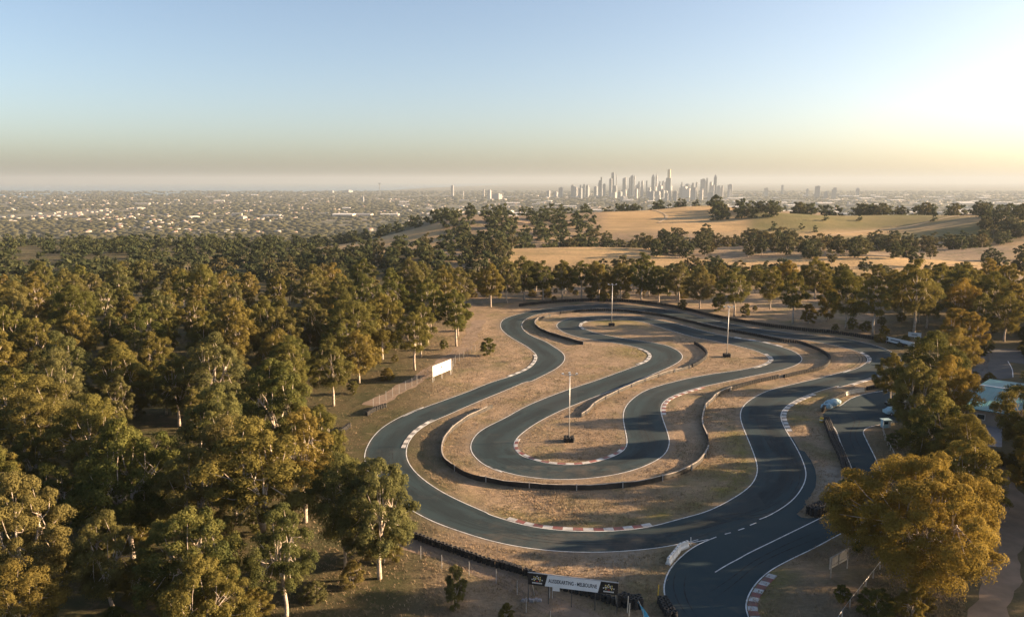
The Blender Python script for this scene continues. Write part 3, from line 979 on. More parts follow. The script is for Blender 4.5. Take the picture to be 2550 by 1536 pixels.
tyre_wall([('B', 1412, 797, 1200, 842, 1000, 892, 860, 938)], 'short dark tyre wall in the grass after the gap in the dividing barrier', 4, 1)
tyre_wall([('3', 1320, 560, 1200, 580, 1090, 602)], 'dark tyre wall at the paddock edge running in under the trees', 4, 1)
tyre_wall([('3', 880, 655, 800, 695, 735, 742, 700, 792)], 'tyre wall at the paddock corner behind pale covers', 4, 1)
tyre_wall([('3', 712, 868, 740, 940, 780, 1050, 820, 1130, 855, 1210, 880, 1290, 903, 1360)], 'dark tyre wall separating the pit lane from the grass verge', 4, 2, True)
tyre_wall([('4', 905, 350, 860, 400, 790, 460, 720, 510, 640, 550, 570, 575)], 'black tyre pile curving round the nose of the verge by the pit exit', 6, 3)
tyre_wall([('7', 600, 600, 640, 570, 690, 620, 770, 690)], 'tyre wall half hidden by the trees beside the left bend', 4, 1)
tyre_wall([('7', 870, 95, 930, 60, 995, 38)], 'short tyre wall in the dry grass above the left bend', 4, 1)
tyre_wall([('7', 630, 270, 680, 225, 745, 175)], 'tyre wall at the end of the wire fence', 4, 1)
tyre_wall([('5', 1868, 482, 1930, 522, 1970, 582, 1905, 650, 1845, 682)], 'hooked tyre wall in the middle island', 4, 1)

def belt_wall(segs, label, h=.75, post_step=5.5, rail='rail', lean=0.0):
    p = resample(smooth(catmull(P(*segs), .5), 4), 1.0)
    c = p[len(p) // 2]
    root = empty('belt_barrier', (c.x, c.y, 0))
    tag(root, label, 'belt barrier', 'belt barriers between the lanes')
    nn = normals2d(p)
    mb = MB()
    t = .05
    L = [a - root.location for a in p]
    wob = [.04 * math.sin(k * .9) + rnd.uniform(-.03, .03) for k in range(len(L))]
    up = [Vector((0, 0, h + w)) for w in wob]
    a0 = [a + q * t for a, q in zip(L, nn)]
    a1 = [a - q * t for a, q in zip(L, nn)]
    mb.ribbon([a + u for a, u in zip(a0, up)], a0)
    mb.ribbon(a1, [a + u for a, u in zip(a1, up)])
    mb.ribbon([a + u for a, u in zip(a1, up)], [a + u for a, u in zip(a0, up)])
    mb.build('belt', M['belt'], root)
    s0 = 0
    rl = MB()
    k = 0
    while k < len(L) - 3:
        n = rnd.randint(4, 9)
        seg = L[k:k + n + 1]
        su = up[k:k + n + 1]
        if len(seg) > 2 and rnd.random() < .86:
            sq = nn[k:k + n + 1]
            m2 = MB()
            zt = .05
            o0 = [a + q * .11 + u for a, q, u in zip(seg, sq, su)]
            o1 = [a - q * .11 + u for a, q, u in zip(seg, sq, su)]
            z3 = Vector((0, 0, zt))
            z2 = Vector((0, 0, .006))
            m2.ribbon([a + z3 for a in o1], [a + z3 for a in o0])
            m2.ribbon([a + z3 for a in o0], [a + z2 for a in o0])
            m2.ribbon([a + z2 for a in o1], [a + z3 for a in o1])
            m2.build('top_rail', M[rail], root)
        k += n
    d = 0
    pst = MB().box((0, 0, (h + .25) / 2), (.12, .12, h + .25)).mesh('post', M['steel'])
    stepn = max(2, int(post_step))
    for k in range(1, len(L), stepn):
        o = link('post', pst, root)
        o.location = L[k] + nn[k] * .13
    return root
belt_wall([('B', 850, 945, 700, 1002, 600, 1092, 530, 1162, 510, 1222, 490, 1302, 490, 1402), ('5', 1945, 1240, 1975, 1310, 1985, 1380, 1975, 1440), ('6', 1990, 0, 1950, 90, 1880, 160, 1800, 210, 1700, 247, 1550, 292, 1380, 327, 1150, 352, 850, 367, 480, 352, 200, 327, 0, 287),
           ('7', 1660, 552, 1550, 517, 1470, 472, 1400, 412, 1385, 352, 1400, 282, 1450, 212, 1550, 132, 1650, 82, 1735, 44)], 'long black belt barrier with posts sweeping round the inner loop', .8, 7, 'rail')
belt_wall([('5', 1835, 690, 1720, 722, 1600, 752, 1450, 802, 1300, 862, 1150, 932, 1000, 1012, 930, 1082, 872, 1122)], 'straight belt barrier with a pale timber rail running down to the nearest lamp pole', .7, 6)
belt_wall([('5', 605, 240, 500, 272, 465, 307, 482, 342, 560, 387, 700, 432, 885, 487)], 'dark belt barrier hooked round the far left hairpin', .9, 7)

# ------------------------------------------------------------------ lamp poles
def lamp_pole(px, py, h, label, heads=4, packs=True):
    b = at(px, py)
    root = empty('lamp_pole', b)
    tag(root, label, 'lamp pole', 'floodlight poles on the infield')
    mb = MB()
    mb.tube([(0, 0, 0), (0, 0, h * .5), (0, 0, h)], [.11, .085, .065], 8)
    mb.build('pole', M['steel'], root, True)
    mb = MB()
    mb.tube([(-1.15, 0, h - .12), (1.15, 0, h - .12)], .045, 6)
    mb.tube([(0, -.7, h - .05), (0, .7, h - .05)], .05, 6)
    mb.build('crossarm', M['steel'], root)
    for x, y in ((-1.2, 0), (1.2, 0), (0, -.75), (0, .75))[:heads]:
        hd = MB()
        hd.box((x, y, h + .12), (.42, .34, .20), 0, 0, .75)
        ob = hd.build('lamp_head', M['white_plastic'], root)
        ln_ = MB()
        ln_.box((x, y, h + .005), (.36, .28, .02))
        ln_.build('lens', M['glass'], ob)
    return root, b

for px, py, h, lab, tl in ((1417, 1098, 12.0, 'tall pale lamp pole with four heads nearest the camera on the inner island', 'square pack of black tyres round the nearest lamp pole'),
                           (1523, 811, 13.0, 'slim lamp pole at the far end of the inner loop', 'small dark tyre pack round the foot of the far lamp pole'),
                           (1810, 888, 13.0, 'lamp pole on the grass island by the right bend', 'dark tyre pack round the lamp pole by the right bend')):
    r, b = lamp_pole(px, py, h, lab)
    t = empty('tyre_pack', b)
    tag(t, tl, 'tyre pack', 'tyre packs protecting the lamp poles')
    for ax, ay in ((-.62, 0), (.62, 0), (0, -.62), (0, .62), (-.62, -.62), (.62, -.62), (-.62, .62), (.62, .62)):
        for k in range(4):
            o = link('tyre', TYRE, t)
            o.location = (ax + rnd.uniform(-.04, .04), ay + rnd.uniform(-.04, .04), k * .205)
            o.rotation_euler = (0, 0, rnd.uniform(0, 6))
# ------------------------------------------------------------------ signs
def text(body, size, loc, rot, m, parent, name='lettering', sx=1.0):
    cu = bpy.data.curves.new(name, 'FONT')
    cu.body = body
    cu.size = size
    cu.align_x = 'CENTER'
    cu.align_y = 'CENTER'
    cu.extrude = .004
    cu.offset = .012
    cu.materials.append(m)
    o = bpy.data.objects.new(name, cu)
    C.objects.link(o)
    o.parent = parent
    o.location = loc
    o.rotation_euler = rot
    o.scale = (sx, 1, 1)
    bpy.context.view_layer.update()
    me = bpy.data.meshes.new_from_object(o)
    me.name = name
    bpy.data.objects.remove(o)
    o = link(name, me, parent)
    o.location, o.rotation_euler, o.scale = loc, rot, (sx, 1, 1)
    return o

def at_depth(px, py, p):
    """the point of the vertical line through ground point p that is seen at pixel row py"""
    d = p.y
    a = math.atan((py - CY) / F) + PITCH
    dd = d
    return CAMH - dd * math.tan(a)

def banner():
    L = at(*zp('6', 405, 1345))
    R = at(*zp('6', 1190, 1445))
    L.z = R.z = 0
    wv = R - L
    W = wv.length
    root = empty('banner_sign', (L + R) / 2, math.atan2(wv.y, wv.x))
    tag(root, 'long black and white karting banner sign on thin posts beside the tyre wall', 'banner sign')
    zt = at_depth(*zp('6', 405, 1080), L)
    zt2 = at_depth(*zp('6', 1195, 1190), R)
    zb = at_depth(*zp('6', 405, 1178), L)
    zb2 = at_depth(*zp('6', 1195, 1293), R)
    zt, zb = (zt + zt2) / 2, (zb + zb2) / 2
    H = zt - zb
    zc = (zt + zb) / 2
    mb = MB()
    mb.box((0, 0, zc), (W, .05, H))
    mb.build('board', M['sign_white'], root)
    ew = W * .205
    for s in (-1, 1):
        # slanted dark end panels
        x0, x1 = s * W / 2, s * (W / 2 - ew)
        sl = -.10 * H if s < 0 else .10 * H
        sl = .12 * H
        vs = [(x0, -.034, zb - .01), (x1 - sl * 1.0, -.034, zb - .01), (x1 + sl * 1.0, -.034, zt + .01), (x0, -.034, zt + .01)]
        vs += [(v[0], -.026, v[2]) for v in vs]
        fs = [(0, 1, 2, 3), (7, 6, 5, 4), (0, 4, 5, 1), (1, 5, 6, 2), (2, 6, 7, 3), (3, 7, 4, 0)]
        if s > 0:
            fs = [f[::-1] for f in fs]
        pn = MB().add(vs, fs).build('end_panel', M['sign_black'], root)
        cx = s * (W / 2 - ew * .5)
        # fan of small chequers over a strip of print
        lg = MB()
        for r in range(3):
            n = 9
            for k in range(n):
                a = PI * (.10 + .80 * k / (n - 1))
                rx, rz_ = ew * .29 * (1 - r * .22), H * .46 * (1 - r * .22)
                x, z = cx + math.cos(a) * rx, zc - H * .16 + math.sin(a) * rz_
                if (k + r) % 2 == 0:
                    lg.box((x, -.040, z), (ew * .052, .008, H * .10), 0, (k + r) // 2 % 2)
        lg.build('chequered_fan', [M['logo_white'], M['logo_yellow']], root)
        MB().box((cx, -.040, zc - H * .15), (ew * .10, .008, H * .06)).build('emblem_dot', M['logo_red'], root)
        lt = MB()
        for k in range(9):
            lt.box((cx + (k - 4) * ew * .062, -.040, zc - H * .30), (ew * .045, .008, H * .11))
        lt.build('print_strip', M['logo_white'], root)
    ts = H * .46
    t = text('AUSSIEKARTING - MELBOURNE', ts, (0.0, -.030, zc), (PI / 2, 0, 0), M['ink'], root, 'lettering')
    bpy.context.view_layer.update()
    wt = t.dimensions.x
    t.scale = (W * .54 / max(wt, .1), 1.0, 1)
    MB().box((0, .03, zt + .045), (W + .1, .10, .07)).build('top_rail', M['steel'], root)
    for fx_ in (-.5, -.27, -.01, .25, .49):
        pst = MB()
        pst.tube([(fx_ * W, .09, 0), (fx_ * W, .09, zt + (.22 if abs(fx_) > .4 else .0))], .055, 6)
        pst.build('post', M['dark_steel'], root)
    for fx_ in (-.46, .47):
        b = MB()
        b.tube([(fx_ * W, 1.5, 0), (fx_ * W, .1, zb + .3)], .04, 5)
        b.build('brace', M['steel'], root)
    return root
banner()

# small white notice box and rubble under the banner
q = at(*zp('6', 650, 1320))
nb = tag(empty('notice_board', q, -.2), 'small white notice board on two stakes under the banner sign', 'notice board')
MB().box((0, 0, 1.3), (.75, .05, .7)).build('panel', M['sign_white'], nb)
for s in (-.42, -.7):
    MB().box((s, .05, .85), (.06, .06, 1.7)).build('stake', M['steel'], nb)
rb = at(*zp('6', 435, 1340))
for k in range(6):
    w = rnd.uniform(.3, .55)
    mb = MB()
    mb.box((0, 0, w * .3), (w, w * .8, w * .6), rnd.uniform(0, 3), 0, rnd.uniform(.6, .85))
    o = mb.build('stone', M['concrete'])
    o.location = rb + Vector((-.9 + k * .36, rnd.uniform(-.15, .15), 0))
    tag(o, 'pale broken concrete lump lying in a row at the banner sign foot', 'stone', 'stones lying at the foot of the banner sign')

# feather flag and small frames at the bottom edge
fb = at(*zp('6', 1425, 1520))
fl = tag(empty('feather_flag', fb, .3), 'bright blue feather flag leaning beside the heaped tyres', 'flag')
MB().tube([(0, 0, 0), (-.2, 0, 1.4), (-.75, 0, 2.5)], .03, 6).build('flagpole', M['steel'], fl)
mb = MB()
fv = []
for k in range(8):
    t = k / 7
    x = -.1 - .72 * t ** 1.5
    z = .35 + 2.1 * t
    fv.append((x, z, .02 + .75 * (1 - t) ** .8))
n = len(fv)
vs = [(x, 0, z) for x, z, w in fv] + [(x + w, .06 * math.sin(k), z - .18) for k, (x, z, w) in enumerate(fv)]
vs += [(a, b + .012, c) for a, b, c in vs]
fs = [(k, k + 1, n + k + 1, n + k) for k in range(n - 1)] + [(2 * n + k, 3 * n + k, 3 * n + k + 1, 2 * n + k + 1) for k in range(n - 1)]
mb.add(vs, fs).build('sail', M['blue_flag'], fl)
for k, (x, y, hh) in enumerate(((1275, 1440, 1.9), (1290, 1470, 1.5), (1540, 1345, 2.0))):
    o = MB().tube([(0, 0, 0), (.06, 0, hh)], [.07, .05], 6).build('marker_stake', M['tan_plastic'] if k < 2 else M['yellow'])
    o.location = at(*zp('6', x, y))
    tag(o, ('pale stake standing in front of the tyre heap', 'shorter pale stake next to the tyre heap', 'yellow marker stake by the bend of the pit exit')[k], 'stake', 'marker stakes near the tyre heap')

# white water filled barriers at the split of pit road and track
def plastic_barrier(loc, rz, m, label, group, L=1.35):
    root = tag(empty('plastic_barrier', loc, rz), label, 'plastic barrier', group)
    mb = MB()
    prof = [(-.30, 0), (-.30, .22), (-.16, .42), (-.13, .85), (.13, .85), (.16, .42), (.30, .22), (.30, 0)]
    vs = [(-L / 2, y, z) for y, z in prof] + [(L / 2, y, z) for y, z in prof]
    n = len(prof)
    fs = [(k, k + 1, n + k + 1, n + k)[::-1] for k in range(n - 1)] + [tuple(range(n))[::-1], tuple(range(n, 2 * n))]
    fs = [f[::-1] for f in fs]
    mb.add(vs, fs).build('body', m, root)
    for s in (-.35, .35):
        c = MB()
        c.tube([(s * L / 1.35, 0, .84), (s * L / 1.35, 0, .875)], .09, 7)
        c.build('filler_cap', M['dark_steel'], root)
    return root
wp = resample(catmull(P(('6', 1628, 1022, 1700, 935, 1745, 880, 1805, 862)), .3), 1.45)
names = ['white plastic barrier at the front end of the row on the split', 'second white plastic barrier from the front end of the row', 'third white plastic barrier in the middle of the row', 'fourth white plastic barrier in the row on the split', 'fifth white plastic barrier near the track end of the row', 'white plastic barrier at the track end of the row', 'last white plastic barrier by the thin white post', 'extra white barrier by the post', 'barrier']
for k, (a, b) in enumerate(zip(wp, wp[1:])):
    d = b - a
    plastic_barrier((a + b) / 2, math.atan2(d.y, d.x), M['white_plastic'], names[min(k, len(names) - 1)], 'white plastic barriers at the pit road split', 1.4)
pb = at(*zp('6', 1830, 850))
o = MB().tube([(0, 0, 0), (0, 0, 1.1)], .05, 6).build('white_post', M['white_plastic'])
o.location = pb
tag(o, 'thin white post standing at the tip of the pit road split', 'post')
wp = resample(catmull(P(('3', 895, 652, 950, 634, 1000, 625, 1060, 618)), .3), 2.2)
for k, (a, b) in enumerate(zip(wp, wp[1:])):
    d = b - a
    plastic_barrier((a + b) / 2, math.atan2(d.y, d.x), M['tan_plastic'], 'weathered cream plastic barrier along the paddock tyres', 'cream plastic barriers along the paddock', 2.0)
# pale blue covered tyre bundles at the paddock corner
for k, (x, y, s) in enumerate(((735, 748, 1.0), (770, 725, 1.15), (805, 712, 1.1))):
    b = at(*zp('3', x, y + 12))
    bm = bmesh.new()
    bmesh.ops.create_icosphere(bm, subdivisions=3, radius=1)
    for v in bm.verts:
        v.co.x *= 1.15 * s
        v.co.y *= .8 * s
        v.co.z = max(v.co.z, -.35) * .75 * s
        nz = noise.noise(v.co * 2.3 + Vector((k * 9, 0, 0)))
        v.co *= 1 + .22 * nz
        v.co.z += .3 * s
    me = bpy.data.meshes.new('covered_bundle')
    bm.to_mesh(me)
    bm.free()
    me.materials.append(M['pale_blue'])
    o = link('covered_bundle', me)
    o.location = b
    tag(o, ('pale blue wrapped bundle at the near end of the paddock corner', 'bulky pale blue wrapped bundle between the other two', 'pale blue wrapped bundle nearest the white paddock line')[k], 'wrapped bundle', 'wrapped bundles at the paddock corner')
# made-up yellow drum, standing in for a yellow spot of unclear kind
b = at(*zp('3', 688, 885))
dr = tag(empty('stand_in_drum', b), 'yellow stand-in drum at the start of the pit lane tyre wall', 'drum')
MB().tube([(0, 0, 0), (0, 0, .5), (0, 0, 1.0)], [.33, .36, .33], 10).build('drum', M['yellow'], dr, True)
MB().tube([(0, 0, .42), (0, 0, .58)], [.372, .372], 10, False).build('band', M['white_plastic'], dr, True)

# white hoardings
def hoarding(TLz, TRz, base_l, base_r, label, key, marks, name='hoarding'):
    L, R = at(*zp(key, *base_l)), at(*zp(key, *base_r))
    wv = R - L
    W = wv.length
    root = tag(empty(name, (L + R) / 2, math.atan2(wv.y, wv.x)), label, 'hoarding')
    zt = (at_depth(*zp(key, *TLz[0]), L) + at_depth(*zp(key, *TRz[0]), R)) / 2
    zb = (at_depth(*zp(key, *TLz[1]), L) + at_depth(*zp(key, *TRz[1]), R)) / 2
    MB().box((0, 0, (zt + zb) / 2), (W, .06, zt - zb)).build('board', M['sign_faded'], root)
    for f in (-.48, 0, .48):
        MB().box((f * W, .09, zt / 2), (.10, .10, zt)).build('post', M['steel'], root)
    H = zt - zb
    marks(root, W, H, (zt + zb) / 2)
    return root
def marks1(root, W, H, zc):
    for x in (.02, -.02):
        mb = MB()
        mb.tube([(x * W, -.034, zc + .1 * H), (x * W, -.042, zc + .1 * H)], H * .13, 10)
    mb.build('emblem', M['dark_steel'], root)
    for x0, n in ((-.30, 2), (.28, 5)):
        mb = MB()
        for k in range(n):
            mb.box((x0 * W + k * .045 * W, -.036, zc + .02 * H), (.028 * W, .008, .12 * H if n > 2 else .34 * H))
        mb.build('print_block', M['steel'], root)
hoarding(((1280, 745), (1285, 868)), ((1500, 662), (1500, 798)), (1270, 945), (1495, 850), 'pale square hoarding with faint print in the wire fence at the forest edge', 'A', marks1)
def marks2(root, W, H, zc):
    MB().box((-.43 * W, -.036, zc), (.045 * W, .008, .55 * H)).build('emblem', M['ink'], root)
    mb = MB()
    for k in range(10):
        mb.box((-.31 * W + k * .034 * W, -.036, zc), (.026 * W, .008, .30 * H))
    mb.build('print_block', M['ink'], root)
hoarding(((1250, 125), (1250, 172)), ((1500, 190), (1500, 228)), (1250, 188), (1500, 246), 'long low white hoarding with blue print on the far tyre wall', '3', marks2)
def marks3(root, W, H, zc):
    mb = MB()
    for k in range(6):
        mb.box((-.20 * W + k * .075 * W, -.036, zc), (.05 * W, .008, .25 * H))
    mb.build('print_block', M['ink'], root)
hoarding(((1445, 92), (1447, 132)), ((1560, 104), (1560, 142)), (1445, 155), (1560, 165), 'small white hoarding behind the long one at the trees', '3', marks3)

# board seen from behind, bottom right
def back_board():
    L, R = at(*zp('4', 765, 1135)), at(*zp('4', 912, 1052))
    wv = R - L
    W = wv.length * 1.12
    root = tag(empty('trackside_board', (L + R) / 2, math.atan2(wv.y, wv.x)), 'pale timber trackside board seen from behind on two long posts', 'board')
    zt = (at_depth(*zp('4', 735, 955), L) + at_depth(*zp('4', 905, 885), R)) / 2
    zb = (at_depth(*zp('4', 740, 1045), L) + at_depth(*zp('4', 900, 985), R)) / 2
    MB().box((0, .06, (zt + zb) / 2), (W, .05, zt - zb)).build('board', M['sign_back'], root)
    MB().box((0, .0, zt + .04), (W + .1, .16, .08)).build('top_rail', M['rail'], root)
    for f in (-.44, -.05, .44):
        MB().box((f * W, -.02, zt / 2 if f != -.05 else (zt + zb) / 2), (.10, .09, zt if f != -.05 else zt - zb)).build('post', M['rail'], root)
    MB().box((0, -.0, zb + .35), (W, .05, .10)).build('cross_rail', M['rail'], root)
back_board()

# ------------------------------------------------------------------ fences
def wire_fence(segs, label, h=2.0, step=3.0, mesh_alpha=True):
    p = resample(smooth(catmull(P(*segs), .5), 2), step)
    c = p[0]
    root = tag(empty('wire_fence', c), label, 'fence')
    pm = MB().tube([(0, 0, 0), (0, 0, h)], .036, 5).mesh('post', M['steel'])
    for a in p:
        o = link('post', pm, root)
        o.location = a - c
    mb = MB()
    for z in (.1, h * .5, h * .97):
        mb.tube([a - c + Vector((0, 0, z)) for a in p], .010, 3, False)
    # criss-cross of the netting
    for a, b in zip(p, p[1:]):
        a, b = a - c, b - c
        n = 10
        for k in range(n):
            f0, f1 = k / n, min(1, (k + 3) / n)
            mb.tube([a.lerp(b, f0) + Vector((0, 0, .1)), a.lerp(b, f1) + Vector((0, 0, h * .97))], .0035, 3, False)
            f0, f1 = (k + 1) / n, max(0, (k - 2) / n)
            mb.tube([a.lerp(b, f0) + Vector((0, 0, .1)), a.lerp(b, f1) + Vector((0, 0, h * .97))], .0035, 3, False)
    mb.build('netting', M['dark_steel'], root)
    return root
wire_fence([('A', 540, 1262, 640, 1200, 830, 1095, 1040, 985, 1190, 890, 1290, 925)], 'sagging wire fence below the pale square hoarding')
wire_fence([('A', 1500, 850, 1540, 720, 1640, 660, 1790, 570)], 'wire fence climbing from the pale square hoarding to the bush')
wire_fence([('7', 1240, 1085, 1260, 1110, 1610, 1205, 1755, 1250, 1900, 1300), ('6', 310, 1300, 430, 1480, 600, 1560)], 'thin wire fence in the dry grass below the tyre wall', 1.7, 4.0)
def rail_fence(segs, label, h=1.0, step=2.6, rails=(.93,)):
    p = resample(smooth(catmull(P(*segs), .5), 2), step)
    c = p[0]
    root = tag(empty('rail_fence', c), label, 'fence')
    pm = MB().box((0, 0, h / 2), (.09, .09, h)).mesh('post', M['rail'])
    for a in p:
        o = link('post', pm, root)
        o.location = a - c
    for z in rails:
        MB().tube([a - c + Vector((.0, .07, z)) for a in p], .02, 5).build('rail', M['steel'], root)
    MB().tube([a - c + Vector((.0, .07, .45)) for a in p], .012, 4).build('wire', M['dark_steel'], root)
    return root
rail_fence([('4', 800, 1600, 870, 1490, 950, 1380, 1030, 1280, 1110, 1180, 1200, 1060)], 'pale rail fence running up under the big gum tree')
rail_fence([('3', 1225, 960, 1240, 1030, 1290, 1130, 1340, 1230)], 'low rail fence between the pit lane and the dark trees', 1.0)

# ------------------------------------------------------------------ buildings and pit gear on the right
def roof_shed():
    # gable shed with teal roof seen through the trees
    A = at(2404, 1014, 2.9)
    Cc = at(2466, 943, 2.9)
    dv = Cc - A
    D = dv.length * .96
    W = 13.0
    rz = math.atan2(dv.y, dv.x) - PI / 2
    c = A + Vector((math.cos(rz), math.sin(rz), 0)) * W / 2
    c.z = 0
    root = tag(empty('clubhouse', c, rz), 'low clubhouse with a teal sheet metal roof and white ridge among the gum trees', 'building')
    h, r = 2.9, 1.3
    MB().box((0, D / 2, h / 2), (W - .8, D - .8, h)).build('wall', M['brick_wall'], root)
    e = .5
    for s, nm in ((0, 'roof'), (1, 'roof')):
        y0, y1 = (-e, D * .54 - .06) if s == 0 else (D + e, D * .54 + .06)
        z0, z1 = h, h + r
        vs = [(-W / 2, y0, z0), (W / 2, y0, z0), (W / 2, y1, z1), (-W / 2, y1, z1)]
        vs += [(a, b, z + .12) for a, b, z in vs]
        fs = [(0, 1, 2, 3), (7, 6, 5, 4), (0, 4, 5, 1), (1, 5, 6, 2), (2, 6, 7, 3), (3, 7, 4, 0)]
        if s == 0:
            fs = [f[::-1] for f in fs]
        rf = MB().add(vs, fs).build(nm, M['teal_roof'], root)
        if s == 0:
            fl_ = MB()
            nrib = 14
            for k in range(nrib):
                x = -W / 2 + .3 + (W - .6) * k / (nrib - 1)
                fl_.tube([(x, y0, z0 + .13), (x, y1, z1 + .13)], .035, 4)
            fl_.build('roof_rib', M['teal_roof'], rf)
    MB().box((0, D * .54, h + r + .12), (W + .1, .55, .12)).build('ridge_cap', M['ridge_white'], root)
    for x in (-W * .3, 0, W * .3):
        f = MB().box((x, -.0 + .39, 1.5), (1.4, .06, 1.1)).build('window', M['ridge_white'], root)
        MB().box((x, .34, 1.5), (1.2, .06, .9)).build('pane', M['glass'], f)
    MB().box((W * .16, .38, 1.05), (.95, .06, 2.1)).build('door', M['dark_steel'], root)
    for k, (x, y) in enumerate(((W * .40, 1.6), (W * .47, 3.2))):
        MB().tube([(x, y, h + .2), (x, y, h + 1.3)], .06, 6).build('vent_pipe', M['steel'], root)
        MB().box((x, y, h + 1.45), (.9, .5, .35)).build('vent_cowl', M['pale_blue'], root)
roof_shed()
def shade_canopy():
    p = at(2378, 1008, 0)
    root = tag(empty('shade_canopy', p, -.05), 'dark teal shade canopy left of the clubhouse roof', 'canopy')
    vs = []
    n = 6
    for j in range(n + 1):
        for i in range(n + 1):
            x, y = (i / n - .5) * 7, (j / n) * 10
            vs.append((x, y, 2.9 - .5 * math.sin(PI * i / n) * math.sin(PI * j / n)))
    m0 = len(vs)
    fs = [(j * (n + 1) + i, j * (n + 1) + i + 1, (j + 1) * (n + 1) + i + 1, (j + 1) * (n + 1) + i) for j in range(n) for i in range(n)]
    vs2 = [(a, b, c - .03) for a, b, c in vs]
    MB().add(vs + vs2, fs + [tuple(k + m0 for k in f[::-1]) for f in fs]).build('shade_cloth', M['teal_dark'], root, True)
    for x, y in ((-3.5, 0), (3.5, 0), (-3.5, 10), (3.5, 10)):
        MB().tube([(x, y, 0), (x, y, 2.95)], .07, 6).build('post', M['dark_steel'], root)
shade_canopy()
def pit_shelter():
    p = at(*zp('3', 1225, 935), 0)
    root = tag(empty('marshal_hut', p, .1), 'small white marshal hut with an awning at the pit lane corner', 'hut')
    MB().box((1.3, .8, 1.1), (2.2, 1.6, 2.2)).build('wall', M['pale_blue'], root)
    MB().box((1.3, .7, 2.28), (2.7, 2.2, .14)).build('roof', M['pale_blue'], root)
    MB().box((1.0, -.02, 1.45), (1.2, .05, .7)).build('window', M['glass'], root)
    MB().box((2.05, -.02, .98), (.5, .05, 1.85)).build('door', M['steel'], root)
    MB().tube([(-.1, -.3, 0), (-.1, -.3, 2.9)], .06, 6).build('mast', M['white_plastic'], root)
    root.scale = (.62, .62, .66)
pit_shelter()
def car(px, py, rz, bodym, label, covered=False):
    p = at(px, py)
    root = tag(empty('parked_car', p, rz), label, 'car')
    L, W = 4.3, 1.78
    prof = [(-L / 2, .35), (-L / 2, .85), (-L / 2 + .5, 1.0), (-L / 2 + 1.0, 1.42), (.25, 1.46), (1.0, 1.0), (L / 2 - .15, .82), (L / 2, .6), (L / 2, .35)]
    n = len(prof)
    vs = []
    for s in (-1, 1):
        for x, z in prof:
            w = W / 2 * (.80 if z > 1.2 else 1.0)
            vs.append((x, s * w, z))
    fs = [(k, (k + 1) % n, n + (k + 1) % n, n + k) for k in range(n)]
    fs += [tuple(range(n))[::-1], tuple(range(n, 2 * n))]
    MB().add(vs, fs).build('body', bodym, root)
    gv = MB()
    gv.add([(1.02, -.66, 1.03), (1.02, .66, 1.03), (.34, .60, 1.45), (.34, -.60, 1.45)], [(0, 1, 2, 3)])
    gv.build('windscreen', M['glass'], root)
    for s in (-1, 1):
        MB().add([(-1.2, s * .84, 1.0), (.8, s * .86, 1.0), (.2, s * .745, 1.40), (-1.0, s * .745, 1.40)], [(0, 1, 2, 3) if s < 0 else (3, 2, 1, 0)]).build('side_window', M['glass'], root)
    for x in (-1.3, 1.35):
        for s in (-1, 1):
            w_ = MB().tube([(x, s * .72, .32), (x, s * .92, .32)], .32, 12).build('wheel', M['rubber'], root)
            MB().tube([(x, s * .925, .32), (x, s * .94, .32)], .18, 10).build('rim', M['steel'], w_)
car(*zp('3', 1335, 815), .08, M['pale_blue'], 'pale blue car parked half under the trees in the paddock')
car(*zp('3', 1350, 748), .08, mat('black_paint', (.012, .013, .015), .25, 0, .5), 'black car parked beyond the pale blue one in the paddock')

